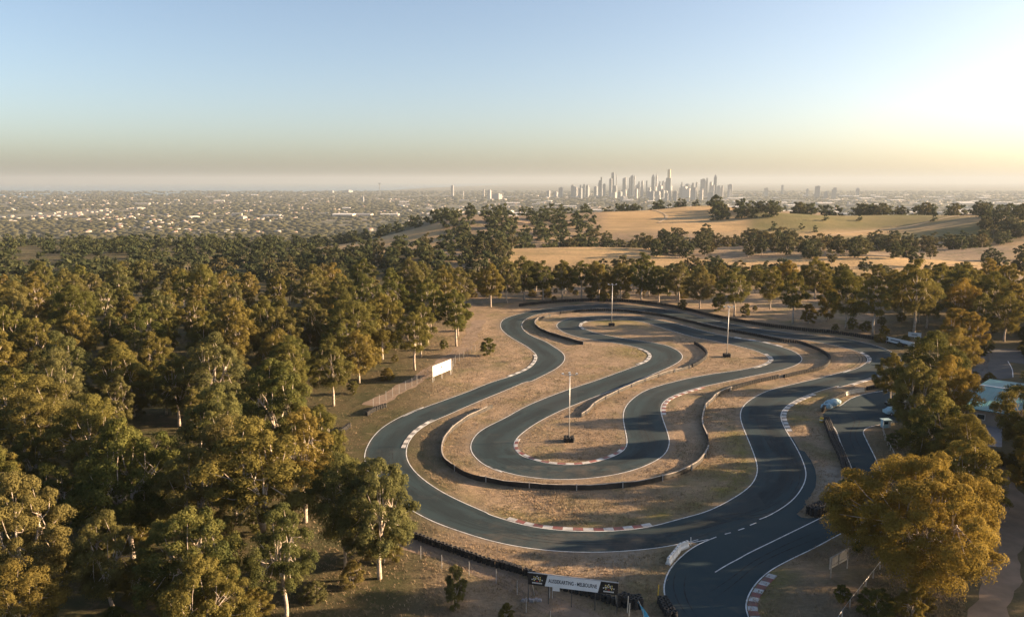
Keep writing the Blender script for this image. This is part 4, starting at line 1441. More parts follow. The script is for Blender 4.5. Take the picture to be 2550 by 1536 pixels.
# ------------------------------------------------------------------ trees
def tree_proto(seed, H, R, limbs, clumps, leaves, lsize, crown_lo=.38, clump_r=(1.1, 2.0), open_=.5, lean=.0, lobes=None):
    r = np.random.default_rng(seed)
    rr = random.Random(seed)
    # crown centres: dome shell of billows, denser outside
    cents = []
    tries = 0
    while len(cents) < clumps and tries < 6000:
        tries += 1
        a = r.uniform(0, 2 * PI)
        h = r.uniform(0, 1)
        prof = math.sin(PI * (h * .80 + .18)) ** .8
        lob = 1 + .22 * math.sin(a * 3 + seed) + .12 * math.sin(a * 5 + seed * 2)
        rad = R * prof * lob * math.sqrt(r.uniform(.25, 1)) * .86
        z = H * (crown_lo + (1 - crown_lo) * h) - .6
        c = Vector((math.cos(a) * rad + lean * z, math.sin(a) * rad, z))
        cr = r.uniform(*clump_r) * (1.1 - .25 * h)
        if all((c - q).length > (cr + s) * (.62 + .2 * open_) for q, s in cents):
            cents.append((c, cr))
    # trunk and limbs
    mb = MB()
    fork = H * rr.uniform(.24, .36)
    tr = H * .0135 + .05
    tp = [Vector((0, 0, -.3)), Vector((rr.uniform(-.15, .15), rr.uniform(-.15, .15), fork * .5)), Vector((lean * fork + rr.uniform(-.3, .3), rr.uniform(-.3, .3), fork))]
    mb.tube(tp, [tr * 1.35, tr * 1.05, tr * .9], 7)
    base = tp[-1]
    order = sorted(cents, key=lambda q: math.atan2(q[0].y, q[0].x))
    groups = [order[i::1] for i in range(1)]
    k = max(1, len(order) // limbs)
    for li in range(limbs):
        grp = order[li * k:(li + 1) * k] if li < limbs - 1 else order[li * k:]
        if not grp:
            continue
        mean = sum((q[0] for q in grp), Vector()) / len(grp)
        end = Vector((mean.x * .8, mean.y * .8, mean.z + .5))
        mid = base.lerp(end, .5) + Vector((rr.uniform(-.5, .5), rr.uniform(-.5, .5), rr.uniform(.1, .9)))
        mb.tube([base, base.lerp(mid, .5) + Vector((rr.uniform(-.2, .2), rr.uniform(-.2, .2), .2)), mid, end], [tr * .72, tr * .58, tr * .46, tr * .3], 6)
        for c, cr in grp:
            st = mid.lerp(end, rr.uniform(0, 1))
            m2 = st.lerp(c, .55) + Vector((rr.uniform(-.3, .3), rr.uniform(-.3, .3), rr.uniform(-.5, .1)))
            mb.tube([st, m2, c], [tr * .28, tr * .2, tr * .08], 4, False)
    trunk = mb.mesh('trunk', M['bark'], True)
    # leaves
    tot = []
    cs = np.array([c[:] for c, _ in cents])
    crs = np.array([s for _, s in cents])
    wgt = crs ** 2
    cnt = np.maximum(20, (leaves * wgt / wgt.sum()).astype(int))
    ids = np.repeat(np.arange(len(cs)), cnt)
    n = len(ids)
    NP = 9
    pd = r.normal(size=(len(cs), NP, 3))
    pd[:, :, 2] += .55
    pd /= np.linalg.norm(pd, axis=2, keepdims=True)
    pc = cs[:, None, :] + pd * (crs * .66)[:, None, None] * r.uniform(.75, 1.1, (len(cs), NP, 1)) * np.array([1.08, 1.08, .8])
    pr = crs[:, None] * r.uniform(.32, .55, (len(cs), NP))
    pk = r.integers(0, NP, n)
    d = r.normal(size=(n, 3))
    d[:, 2] += .45
    d /= np.linalg.norm(d, axis=1, keepdims=True)
    rad = pr[ids, pk] * (1 - .40 * r.random(n) ** 2.5)
    pos = pc[ids, pk] + d * rad[:, None] * np.array([1.05, 1.05, .85])
    # drooping stragglers
    drop = r.random(n) < .06
    pos[drop, 2] -= r.uniform(.1, .7, drop.sum()) * crs[ids][drop]
    nrm = d + r.normal(size=(n, 3)) * .34 + (pos - cs[ids]) / crs[ids][:, None] * .35
    nrm /= np.linalg.norm(nrm, axis=1, keepdims=True)
    t = np.cross(nrm, r.normal(size=(n, 3)))
    t /= np.linalg.norm(t, axis=1, keepdims=True)
    b = np.cross(nrm, t)
    s = lsize * r.uniform(.6, 1.3, n)[:, None]
    w = s * r.uniform(.45, .8, n)[:, None]
    V = np.stack([pos - t * s, pos + b * w * .8, pos + t * s, pos - b * w * .8], 1).reshape(-1, 3)
    Fa = np.arange(n * 4).reshape(n, 4)
    ctone = r.uniform(0, 1, len(cs))
    ptone = r.uniform(-.2, .2, (len(cs), NP))
    tone = np.clip(ctone[ids] * .6 + ptone[ids, pk] * 1.4 + r.uniform(-.1, .42, n), 0, 1)
    return trunk, V, Fa, np.repeat(tone, 4)

def crown_mesh(V, Fa, tone, m):
    return np_mesh('crown', V, Fa, m, {'tone': tone})

PROTO = []
LOOK = []
specs = [  # seed, H, R, limbs, clumps, leaves, leaf, crown_lo, clump, open, lean, look
    (1, 16, 5.6, 5, 40, 52000, .125, .33, (1.3, 2.4), .35, 0, 'broad billowing gum tree'),
    (2, 17, 4.8, 4, 34, 40000, .12, .40, (1.1, 1.9), .6, .03, 'open crowned gum with pale forked limbs'),
    (3, 15, 5.0, 5, 42, 52000, .125, .28, (1.1, 1.9), .3, -.02, 'rounded dense gum tree'),
    (4, 18, 4.2, 3, 30, 38000, .12, .42, (1.0, 1.8), .75, .04, 'tall slim gum with long bare trunk'),
    (5, 14, 5.8, 6, 48, 56000, .125, .30, (1.1, 1.9), .3, 0, 'wide spreading gum tree'),
    (6, 16, 4.6, 4, 36, 42000, .12, .34, (1.0, 1.9), .5, -.04, 'leaning gum tree with tufted crown'),
    (7, 13, 4.2, 4, 34, 42000, .12, .14, (1.0, 1.7), .25, 0, 'short bushy gum leafy to the ground'),
]
for s in specs:
    tk, V, Fa, tone = tree_proto(*s[:11])
    PROTO.append((tk, crown_mesh(V, Fa, tone, M['gum_leaf']), s[1]))
    LOOK.append(s[11])
tree_count = 0
def gum(x, y, h, k, label, group=None, rz=None, wide=1.0, name='gum_tree'):
    tk, cr, H = PROTO[k]
    root = empty(name, (x, y, hz(x, y)), rnd.uniform(0, 6.28) if rz is None else rz)
    s = h / H
    root.scale = (s * wide, s * wide, s)
    tag(root, label, 'tree', group)
    link('trunk', tk, root)
    co = link('crown', cr, root)
    if x > .28 * y and y < 340:  # right-hand crowns get the leaf colour with golden sunlight painted in
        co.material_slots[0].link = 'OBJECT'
        co.material_slots[0].material = M['sun_tinted_leaf']
    return root

placed = []
def ok(x, y, dmin):
    return all((x - a) ** 2 + (y - b) ** 2 > dmin * dmin for a, b in placed)

# the big gum by the pit exit: own mesh
tk, V, Fa, tone = tree_proto(21, 16.5, 8.8, 7, 84, 160000, .115, .26, (1.3, 2.7), .45, 0)
PROTO.append((tk, crown_mesh(V, Fa, tone, M['gum_leaf']), 16.5))
hb = at(2285, 1475)
gum(hb.x, hb.y, 15.8, len(PROTO) - 1, 'huge spreading gum tree overhanging the pit exit road', rz=.6)
placed.append((hb.x, hb.y))

# hand placed trees (base x, base y, height, look, width, what singles it out)
HAND = [
    (2130, 1362, 9.5, 6, 1.0, 'smaller gum tree leaning over the pit road beside the huge one'),
    (2400, 1330, 13.0, 2, 1.05, 'round gum tree behind the right flank of the huge gum'),
    (2310, 1030, 16.0, 0, 1.05, 'golden topped gum tree covering the far right corner of the track'),
    (2270, 1105, 15.0, 2, .85, 'pale golden gum tree in front of the paddock cars'),
    (2330, 1190, 13.5, 4, 1.0, 'dark shaded wide gum tree beside the pit lane'),
    (2375, 965, 13.0, 0, .9, 'gum tree just behind the golden topped one'),
    (2385, 1255, 13.0, 0, .9, 'golden gum tree rising behind the huge gum'),
    (2600, 1210, 14.5, 2, 1.0, 'gum tree at the far side of the driveway'),
    (2610, 1085, 15.5, 0, 1.0, 'gum tree right beside the clubhouse'),
    (2640, 1330, 13.0, 5, 1.0, 'gum tree right of the dirt path'),
    (2550, 1150, 13.5, 4, .9, 'dark umbrella shaped gum tree in front of the clubhouse roof'),
    (2590, 1290, 12.5, 2, .9, 'dark gum tree at the end of the concrete driveway'),
    (2415, 890, 12.0, 2, .9, 'yellow green gum tree beside the side road'),
    (2500, 850, 14.0, 0, 1.0, 'gum tree above the bend of the side road'),
    (2375, 880, 13.0, 6, 1.0, 'low dense gum tree behind the small white hoarding'),
    (2275, 832, 22.0, 5, .95, 'tallest gum tree rising above the far right corner'),
    (2174, 832, 17.0, 1, 1.0, 'pale trunked gum tree left of the tallest one'),
    (2106, 818, 17.5, 0, 1.0, 'dark broad gum tree behind the far tyre wall'),
    (2060, 800, 14.0, 6, .8, 'bushy gum tree at the edge of the sunlit clearing'),
    (1974, 808, 16.5, 1, 1.05, 'white trunked gum tree standing alone in the sunlit clearing'),
    (2013, 806, 6.8, 6, 1.15, 'short dark rounded tree right of the white trunked gum'),
    (1918, 770, 15.0, 0, .8, 'orange tinted gum tree at the back of the clearing'),
    (1828, 787, 16.0, 5, 1.1, 'twisted gum tree just behind the lamp pole by the right bend'),
    (1857, 790, 5.0, 6, 1.0, 'small bushy tree right of the twisted gum'),
    (1790, 776, 7.0, 6, 1.1, 'low dark tree left of the twisted gum'),
    (1742, 768, 15.0, 4, .9, 'wide gum tree left of the low dark tree'),
    (1690, 760, 15.5, 1, 1.0, 'gum tree with forked white limbs behind the far tyre wall'),
    (1640, 756, 14.0, 2, 1.1, 'round brown gum tree in the belt behind the track'),
    (1597, 752, 18.5, 5, .9, 'tall gum tree standing above the belt behind the far lamp pole'),
    (1545, 748, 14.0, 0, .95, 'gum tree right behind the far lamp pole'),
    (1490, 745, 14.5, 6, 1.0, 'dense gum tree left of the far lamp pole'),
    (1448, 744, 14.5, 1, 1.1, 'slender limbed gum tree with a white trunk above the far straight'),
    (1400, 744, 15.0, 2, 1.0, 'round gum tree above the start of the far straight'),
    (1352, 748, 15.0, 5, 1.0, 'leaning gum tree above the far left corner'),
    (1305, 748, 16.5, 0, .9, 'broad gum tree above the far left corner'),
    (1262, 755, 17.0, 4, .85, 'wide gum tree at the left end of the belt'),
    (1222, 765, 16.0, 2, .9, 'gum tree where the belt meets the forest'),
    (2460, 800, 16.0, 0, 1.0, 'gum tree behind the side road bend'),
    (2380, 790, 17.0, 2, 1.0, 'gum tree right of the tallest one'),
    (2330, 770, 16.0, 1, 1.0, 'gum tree behind the tallest one'),
    (2030, 745, 16.0, 4, 1.0, 'gum tree at the back of the clearing with a wide top'),
    (1960, 735, 14.0, 2, 1.0, 'gum tree behind the white trunked one'),
    (2215, 1010, 11.0, 2, .85, 'smaller gum tree leaning over the paddock tyre wall'),
    (2350, 1090, 14.5, 0, .9, 'golden gum tree in the middle of the row beside the paddock'),
    (1135, 1515, 5.2, 6, .75, 'slim young gum tree standing apart in the dry grass below the tyre wall'),
    (2270, 1560, 5.0, 6, .9, 'small bushy gum tree at the foot of the huge gum'),
    (945, 1440, 14.5, 2, .95, 'golden gum tree at the corner of the forest by the bottom bend'),
    (860, 1415, 14.0, 0, .8, 'gum tree behind the golden corner gum'),
    (655, 1430, 19.0, 3, 1.35, 'bare limbed tall gum tree with a great pale fork in the forest edge'),
    (760, 1300, 15.5, 1, 1.0, 'gum tree with upright white limbs beside the left bend'),
    (800, 1220, 13.0, 2, .95, 'dense gum tree touching the dirt verge of the left bend'),
]
for px, py, h, k, w, lab in HAND:
    b = at(px, py)
    z = hz(b.x, b.y)
    if abs(z) > .1:
        b = at(px, py, z)
    gum(b.x, b.y, h, k, lab, 'named trees round the circuit' if False else None, wide=w)
    placed.append((b.x, b.y))

# lone bush by the left fence
def bush(px, py, h, label, k=6, w=1.3, name='bush', group=None):
    b = at(px, py)
    r = gum(b.x, b.y, h, k, label, group, wide=w, name=name)
    r['category'] = 'bush'
    return r
bush(1215, 885, 5.0, 'lone dark green bush at the end of the wire fence', w=1.35)
for k, (px, py, h, lab) in enumerate(((880, 980, 3.0, 'low bush at the fence corner by the forest'), (1500, 752, 3.0, 'small dark bush behind the far straight'), (1380, 752, 2.6, 'low shrub left of the white trunked gum'),
                                      (1700, 772, 4.0, 'shrub under the forked white limbs'), (2120, 822, 4.0, 'shrub in the shade of the dark broad gum'), (2200, 838, 3.5, 'shrub left of the long white hoarding'),
                                      (2080, 826, 2.6, 'shrub on the edge of the clearing'), (1880, 775, 2.2, 'flat shrub lying in the sunlit clearing'), (2470, 1165, 2.4, 'sunlit shrub beside the driveway end'),
                                      (2420, 1180, 2.2, 'dark shrub beside the driveway'), (1262, 1545, 2.0, 'orange tipped shrub at the bottom edge below the banner sign'), (2095, 1500, 2.2, 'dark shrub beside the rail fence'))):
    bush(px, py, h, lab)

# the forest on the left and around: filled trees
def inside_left(x, y):
    """left of the dirt track and fence line"""
    pts = FL
    for (x0, y0), (x1, y1) in zip(pts, pts[1:]):
        if y0 <= y <= y1:
            return x < x0 + (x1 - x0) * (y - y0) / (y1 - y0)
    return False
fl_px = [(1000, 1600), (1010, 1500), (985, 1420), (920, 1330), (790, 1240), (760, 1150), (770, 1090), (860, 1010), (960, 962), (1050, 915), (1130, 870), (1170, 820), (1150, 770), (1190, 735)]
FL = [tuple(at(*q)[:2]) for q in fl_px] + [(-8, 345), (-4, 400)]
FL = [(-10, 60)] + FL if FL[0][1] > 60 else FL
zone = []
def try_fill(n, region, dmin, hr, ks, group, labf, jit=1.0):
    made = 0
    for _ in range(n * 40):
        if made >= n:
            break
        x, y = region()
        if x is None or not ok(x, y, dmin * (1 + (y > 250) * .25 - (y < 135) * .12)):
            continue
        k = rnd.choice(ks)
        h = rnd.uniform(*hr)
        placed.append((x, y))
        gum(x, y, h, k, labf(x, y, k), group, wide=rnd.uniform(.85, 1.1))
        made += 1
    return made
def reg_left():
    y = rnd.uniform(66, 330)
    x = rnd.uniform(-.70 * y - 12, 0)
    if x < -.68 * y - 8 or not inside_left(x, y):
        return None, None
    # clearing of bare ground inside the forest
    for cx, cy, r in ((-62, 118, 9), (-75, 170, 8), (-44, 205, 8), (-120, 215, 10)):
        if (x - cx) ** 2 + (y - cy) ** 2 < r * r:
            return None, None
    return x, y
def lab_left(x, y, k):
    d = 'front' if y < 110 else 'middle' if y < 190 else 'far'
    e = 'inner' if x < -.35 * y else 'trackside'
    return '%s, %s %s forest' % (LOOK[k], d, e)
nl = try_fill(172, reg_left, 8.4, (10, 18.5), [0, 1, 2, 3, 4, 5, 5, 1], 'gum trees of the dense forest beside the track', lab_left)

def reg_back():
    y = rnd.uniform(296, 345)
    x = rnd.uniform(-.06 * y, .72 * y)
    p = x / y
    if .24 < p < .44 and y < 325:
        return None, None
    return x, y
nb_ = try_fill(46, reg_back, 8.5, (9.5, 13.5), [0, 2, 4, 5, 6], 'gum trees of the belt behind the circuit', lambda x, y, k: '%s, belt behind the circuit' % LOOK[k])
def reg_right():
    y = rnd.uniform(225, 330)
    x = rnd.uniform(.50 * y, .78 * y)
    if abs(x - .53 * y) < 6 and y < 230:
        return None, None
    return x, y
nr_ = try_fill(30, reg_right, 9.0, (12, 17), [0, 1, 2, 4, 5], 'gum trees of the thick wood on the right', lambda x, y, k: '%s, wood above the side road' % LOOK[k])
# trees that stand to the right, beyond the edge of the view; their shade falls on the circuit
for k in range(54):
    for _ in range(60):
        y = rnd.choice((rnd.uniform(84, 265), rnd.uniform(90, 180)))
        x = rnd.uniform(.69 * y + 16, .69 * y + 58)
        if ok(x, y, 8.5):
            placed.append((x, y))
            q = rnd.choice([0, 2, 4, 5])
            gum(x, y, rnd.uniform(12, 17), q, '%s, right of the driveway' % LOOK[q], 'gum trees right of the driveway', wide=1.05)
            break

# understorey shrubs
def shrubs(n, region, hr, lab, group, dmin=2.6):
    c = 0
    for _ in range(n * 30):
        if c >= n:
            break
        x, y = region()
        if x is None or not ok(x, y, dmin):
            continue
        k = rnd.choice((6, 6, 2, 4))
        h = rnd.uniform(*hr)
        tk, cr, H = PROTO[k]
        root = empty('bush', (x, y, hz(x, y) - (.0 if k == 6 else .25 * h)), rnd.uniform(0, 6.28))
        s = h / H
        root.scale = (s * 1.35, s * 1.35, s)
        tag(root, lab, 'bush', group)
        link('stem', tk, root)
        link('foliage', cr, root)
        placed.append((x, y))
        c += 1
shrubs(190, reg_left, (2.2, 5.5), 'understorey bush between the trunks of the dense forest', 'bushes under the forest trees')
shrubs(60, reg_back, (2.2, 5), 'understorey bush in the belt behind the circuit', 'bushes under the belt trees')
def reg_right2():
    y = rnd.uniform(76, 250)
    return rnd.uniform(.44 * y, .72 * y), y
def clear_right(x, y):
    for p in RCLEAR:
        if (x - p.x) ** 2 + (y - p.y) ** 2 < 36:
            return False
    return True
RCLEAR = P(('4', 765, 1135, 840, 1093, 912, 1052, 780, 1200, 860, 1150), ('E', 1950, 950, 1950, 1150, 1950, 1280, 1800, 500, 1700, 700, 1900, 800, 2000, 150, 2200, 100, 2300, 200, 1500, 600, 100, 700, 300, 800, 100, 1000), ('4', 2130, 1600, 2150, 1478, 2210, 1300, 2260, 1130, 2290, 950, 2330, 750, 2380, 550, 2300, 330, 300, 1300, 500, 1200, 700, 1000, 900, 900, 300, 1100, 600, 1400, 800, 1100, 900, 500, 700, 700, 1100, 300, 1200, 100), ('3', 1250, 1000, 1200, 1200, 1100, 900))
def in_poly(poly, x, y):
    c, j = False, len(poly) - 1
    for i in range(len(poly)):
        a, b = poly[i], poly[j]
        if (a.y > y) != (b.y > y) and x < (b.x - a.x) * (y - a.y) / (b.y - a.y) + a.x:
            c = not c
        j = i
    return c
def paved(x, y, m=4.0):
    return any(in_poly(q, x + a, y + b) for q in (OO, PIT) for a, b in ((0, 0), (-m, 0), (m, 0), (0, m), (0, -m)))
def reg_right3():
    x, y = reg_right2()
    if not clear_right(x, y) or paved(x, y):
        return None, None
    return x, y
shrubs(90, reg_right3, (1.6, 4), 'understorey bush below the gum trees by the driveway', 'bushes under the right hand gum trees')

# woodland on the hills: small individuals, then one joined far wood
FP = []
for s in ((31, 11, 4.6, 4, 20, 1500, .55, .16, (1.2, 2.0), .2, 0), (32, 9, 4.8, 4, 18, 1300, .55, .10, (1.2, 2.1), .1, 0), (33, 13, 4.2, 4, 20, 1500, .55, .22, (1.1, 1.9), .4, 0)):
    tk, V, Fa, tone = tree_proto(*s)
    FP.append((tk, crown_mesh(V, Fa, tone, M['dark_leaf']), s[1], V, Fa, tone))
hill = []
def add_hill(n, fn, h, lab):
    c = 0
    for _ in range(n * 30):
        if c >= n:
            break
        q = fn()
        if q is None:
            continue
        x, y = q
        if all((x - a[0]) ** 2 + (y - a[1]) ** 2 > (h[0] * .42) ** 2 for a in hill[-400:]):
            hill.append((x, y, rnd.uniform(*h), lab))
            c += 1
def u2x(px, y):
    return (px - CX) / F * (y * math.cos(PITCH) + 45 * math.sin(PITCH))
U = rnd.uniform
add_hill(50, lambda: (lambda y, p: (u2x(p, y), y))(U(482, 590), 1600 + 560 * rnd.random() ** .8), (8, 12), 'hedgerow tree by the pale straw field')
add_hill(46, lambda: (lambda y, p: (u2x(p, y), y))(U(595, 690), U(1420, 2000)), (9, 13), 'tree in the gully below the straw dome')
add_hill(36, lambda: (lambda y, p: (u2x(p, y), y))(U(560, 660), U(2060, 2460)), (9, 13), 'dark tree in the gully below the green pasture')
add_hill(46, lambda: (lambda y, p: (u2x(p, y), y))(U(862, 925), U(1960, 2560)), (10, 16), 'dark tree on the crest of the green pasture')
add_hill(26, lambda: (lambda y, p: (u2x(p, y), y))(U(975, 1020), U(1490, 1800)), (10, 16), 'dark round tree on the crest of the straw dome')
add_hill(30, lambda: (lambda y, p: (u2x(p, y), y))(U(800, 880), U(1780, 1940)), (9, 13), 'tree clump between the dome and the green pasture')
add_hill(34, lambda: (lambda y, p: (u2x(p, y), y))(U(640, 780), U(2440, 2570)), (9, 13), 'dark tree of the row running up the right hand slope')
add_hill(66, lambda: (lambda p: (lambda y: (u2x(p, y), y))(U(352, 415 if p < 1980 else 500)))(U(1240, 2560)), (8, 11), 'tree in the dip beyond the belt behind the circuit')
n_fixed = len(hill)
for px, y, h in ((1925, 745, 8), (1995, 750, 5), (2030, 735, 6), (2055, 790, 6), (2140, 800, 6), (2325, 770, 6), (1940, 730, 4)):
    hill.append((u2x(px, y), y, h, 'lone dark tree standing on the green pasture'))
add_hill(60, lambda: (lambda y, p: (u2x(p, y), y))(U(345, 560), U(300, 1290)), (10, 14), 'tree in the far forest sloping to the plain')
def far_left():
    y = U(430, 1500)
    p = U(-60, 1480)
    x = u2x(p, y)
    s, g_ = fieldmask(np.array([x]), np.array([y]))
    return None if s[0] > .3 or g_[0] > .3 else (x, y)
add_hill(900, far_left, (9, 13), 'far')
def far_right():
    y = U(1000, 1500)
    return u2x(U(1480, 2600), y), y
add_hill(260, far_right, (9, 13), 'far')
named = [q for q in hill if q[3] != 'far']
named.sort(key=lambda q: -q[2] / q[1])
indiv, rest_t = named[:296], named[296:] + [q for q in hill if q[3] == 'far']
gname = {}
for x, y, h, lab in indiv:
    k = rnd.randrange(3)
    tk, cr, H, *_ = FP[k]
    o = empty('hill_tree', (x, y, hz(x, y) - .1), rnd.uniform(0, 6.28))
    s = h / H
    o.scale = (s * rnd.uniform(.95, 1.3),) * 2 + (s,)
    tag(o, lab, 'tree', lab.replace('tree', 'trees', 1) if 'lone' not in lab else 'lone trees on the green pasture')
    link('trunk', tk, o)
    link('crown', cr, o)

def merge(inst, protos, name, m, frac):
    Vs, Fs, Ts, off = [], [], [], 0
    for x, y, h, rz, z in inst:
        V, Fa, tone, H = protos[rnd.randrange(len(protos))]
        s = h / H
        c, sn = math.cos(rz) * s * 1.15, math.sin(rz) * s * 1.15
        W = np.stack([V[:, 0] * c - V[:, 1] * sn + x, V[:, 0] * sn + V[:, 1] * c + y, V[:, 2] * s + z], 1)
        Vs.append(W)
        Fs.append(Fa + off)
        Ts.append(np.clip(tone + rnd.uniform(-.3, .3), 0, 1))
        off += len(V)
    me = np_mesh(name, np.concatenate(Vs), np.concatenate(Fs), m, {'tone': np.concatenate(Ts)})
    o = link(name, me)
    o['kind'] = 'stuff'
    return o
LP = []
for s in ((41, 11, 4.8, 3, 9, 260, 1.15, .05, (1.6, 2.6), .1, 0), (42, 10, 4.8, 3, 8, 240, 1.15, .05, (1.6, 2.6), .1, 0)):
    tk, V, Fa, tone = tree_proto(*s)
    LP.append((V, Fa, tone, s[1]))
merge([(x, y, h, rnd.uniform(0, 6.28), hz(x, y)) for x, y, h, _ in rest_t], LP, 'distant_woods', M['dark_leaf'], 1)

# trees of the suburban plain
def blob_proto(seed):
    bm = bmesh.new()
    bmesh.ops.create_icosphere(bm, subdivisions=1, radius=1)
    r = random.Random(seed)
    for v in bm.verts:
        v.co *= r.uniform(.75, 1.2)
        v.co.z = v.co.z * .7 + .45
    V = np.array([v.co[:] for v in bm.verts])
    bm.verts.ensure_lookup_table()
    Fa = np.array([[v.index for v in f.verts] for f in bm.faces])
    bm.free()
    return V, Fa
BP = [blob_proto(k) for k in range(4)]
def suburb_trees(n):
    Vs, Fs, Ts, off, c = [], [], [], 0, 0
    while c < n:
        y = 1500 * (8.5 ** (rnd.random() ** .9))
        x = u2x(rnd.uniform(-150, 2700), y)
        if noise.noise(Vector((x / 700, y / 900, 3))) + rnd.uniform(-.45, .45) < -.12:
            continue
        c += 1
        V, Fa = BP[c % 4]
        s = rnd.uniform(3.5, 7) * (1 + y / 6000)
        W = V * np.array([s * rnd.uniform(1, 2.6), s, s * .8]) + np.array([x, y, hz(x, y) - .5])
        Vs.append(W); Fs.append(Fa + off); Ts.append(np.full(len(V), rnd.uniform(0, .6)))
        off += len(V)
    me = np_mesh('suburb_trees', np.concatenate(Vs), np.concatenate(Fs), M['dark_leaf'], {'tone': np.concatenate(Ts)})
    o = link('suburb_trees', me)
    o['kind'] = 'stuff'
suburb_trees(19000)

# ------------------------------------------------------------------ the distant city
def tower_mat(name, c1, c2):
    m = mat(name, c1, .5, 0, .4)
    tc = nd(m, 'ShaderNodeTexCoord')
    w = nd(m, 'ShaderNodeTexWave', wave_type='BANDS', bands_direction='Z', i_Scale=.08, i_Distortion=0)
    ln(m, tc.outputs['Object'], w.inputs['Vector'])
    ln(m, mix(m, w.outputs['Fac'], c1, c2), bsdf(m).inputs['Base Color'])
    return m
TM = [tower_mat('tower_concrete', (.28, .28, .28), (.20, .20, .205)), tower_mat('tower_glass', (.12, .15, .175), (.07, .09, .11)), tower_mat('tower_grey', (.22, .23, .24), (.15, .16, .175)), tower_mat('tower_pale', (.35, .345, .335), (.26, .255, .25))]
M['gold'] = tower_mat('tower_gold', (.50, .42, .26), (.40, .33, .20))
PL = -131.0
def px_at(px, py_, d):
    """x, z of the pixel at depth d"""
    a = math.atan((py_ - CY) / F) + PITCH
    return u2x_true(px, d, CAMH - d * math.tan(a)), CAMH - d * math.tan(a)
def u2x_true(px, d, z):
    return (px - CX) / F * (d * math.cos(PITCH) + (CAMH - z) * math.sin(PITCH))

def tower(key, x0, x1, yt, d, style, label, mi, group='skyscrapers of the distant city', name='skyscraper'):
    (p0, pt), (p1, _) = zp(key, x0, yt), zp(key, x1, yt)
    xa, zt = px_at(p0, pt, d)
    xb, _ = px_at(p1, pt, d)
    W = max(7.0, (xb - xa) * .82)
    H = max(14.0, zt - PL)
    D = W * rnd.uniform(.8, 1.1)
    root = tag(empty(name, ((xa + xb) / 2, d, PL), rnd.uniform(-.08, .08) - math.radians(19)), label, 'skyscraper' if name == 'skyscraper' else 'building', group)
    m = TM[mi]
    if style == 'flat':
        MB().box((0, 0, H / 2), (W, D, H)).build('shaft', m, root)
        MB().box((W * .1, 0, H + 3), (W * .5, D * .5, 6)).build('plant_room', TM[2], root)
    elif style == 'step':
        MB().box((-W * .05, 0, H * .42), (W, D, H * .84)).build('shaft', m, root)
        MB().box((W * .1, 0, H * .92), (W * .66, D * .7, H * .16)).build('upper_shaft', m, root)
    elif style == 'spire':
        MB().box((0, 0, H * .44), (W, D, H * .88)).build('shaft', m, root)
        MB().box((0, 0, H * .88 + H * .06), (W * .92, D * .92, H * .12), 0, 0, .25).build('crown', m, root)
        MB().tube([(0, 0, H), (0, 0, H * 1.06)], 2.2, 5).build('mast', TM[2], root)
    elif style == 'round':
        MB().tube([(0, 0, 0), (0, 0, H * .86), (0, 0, H * .95), (0, 0, H)], [W * .5, W * .5, W * .40, W * .2], 14).build('shaft', m, root)
        MB().box((0, 0, H * .03), (W * 1.4, D * 1.3, H * .06)).build('podium', TM[0], root)
    elif style == 'slope':
        vs = [(-W / 2, -D / 2, 0), (W / 2, -D / 2, 0), (W / 2, D / 2, 0), (-W / 2, D / 2, 0), (-W / 2, -D / 2, H * .93), (W / 2, -D / 2, H), (W / 2, D / 2, H), (-W / 2, D / 2, H * .93)]
        MB().add(vs, [(3, 2, 1, 0), (4, 5, 6, 7), (0, 1, 5, 4), (1, 2, 6, 5), (2, 3, 7, 6), (3, 0, 4, 7)]).build('shaft', m, root)
        MB().box((0, 0, 9), (W * 1.3, D * 1.3, 18)).build('podium', TM[0], root)
    elif style == 'needle':
        MB().box((0, 0, H * .37), (W, D, H * .66)).build('lower_shaft', m, root)
        MB().box((W * .02, 0, H * .37 + H * .33 + H * .14), (W * .56, D * .6, H * .32)).build('upper_shaft', M['gold'], root)
        MB().box((0, 0, H * .02), (W * 1.25, D * 1.25, H * .04)).build('podium', TM[0], root)
    return root
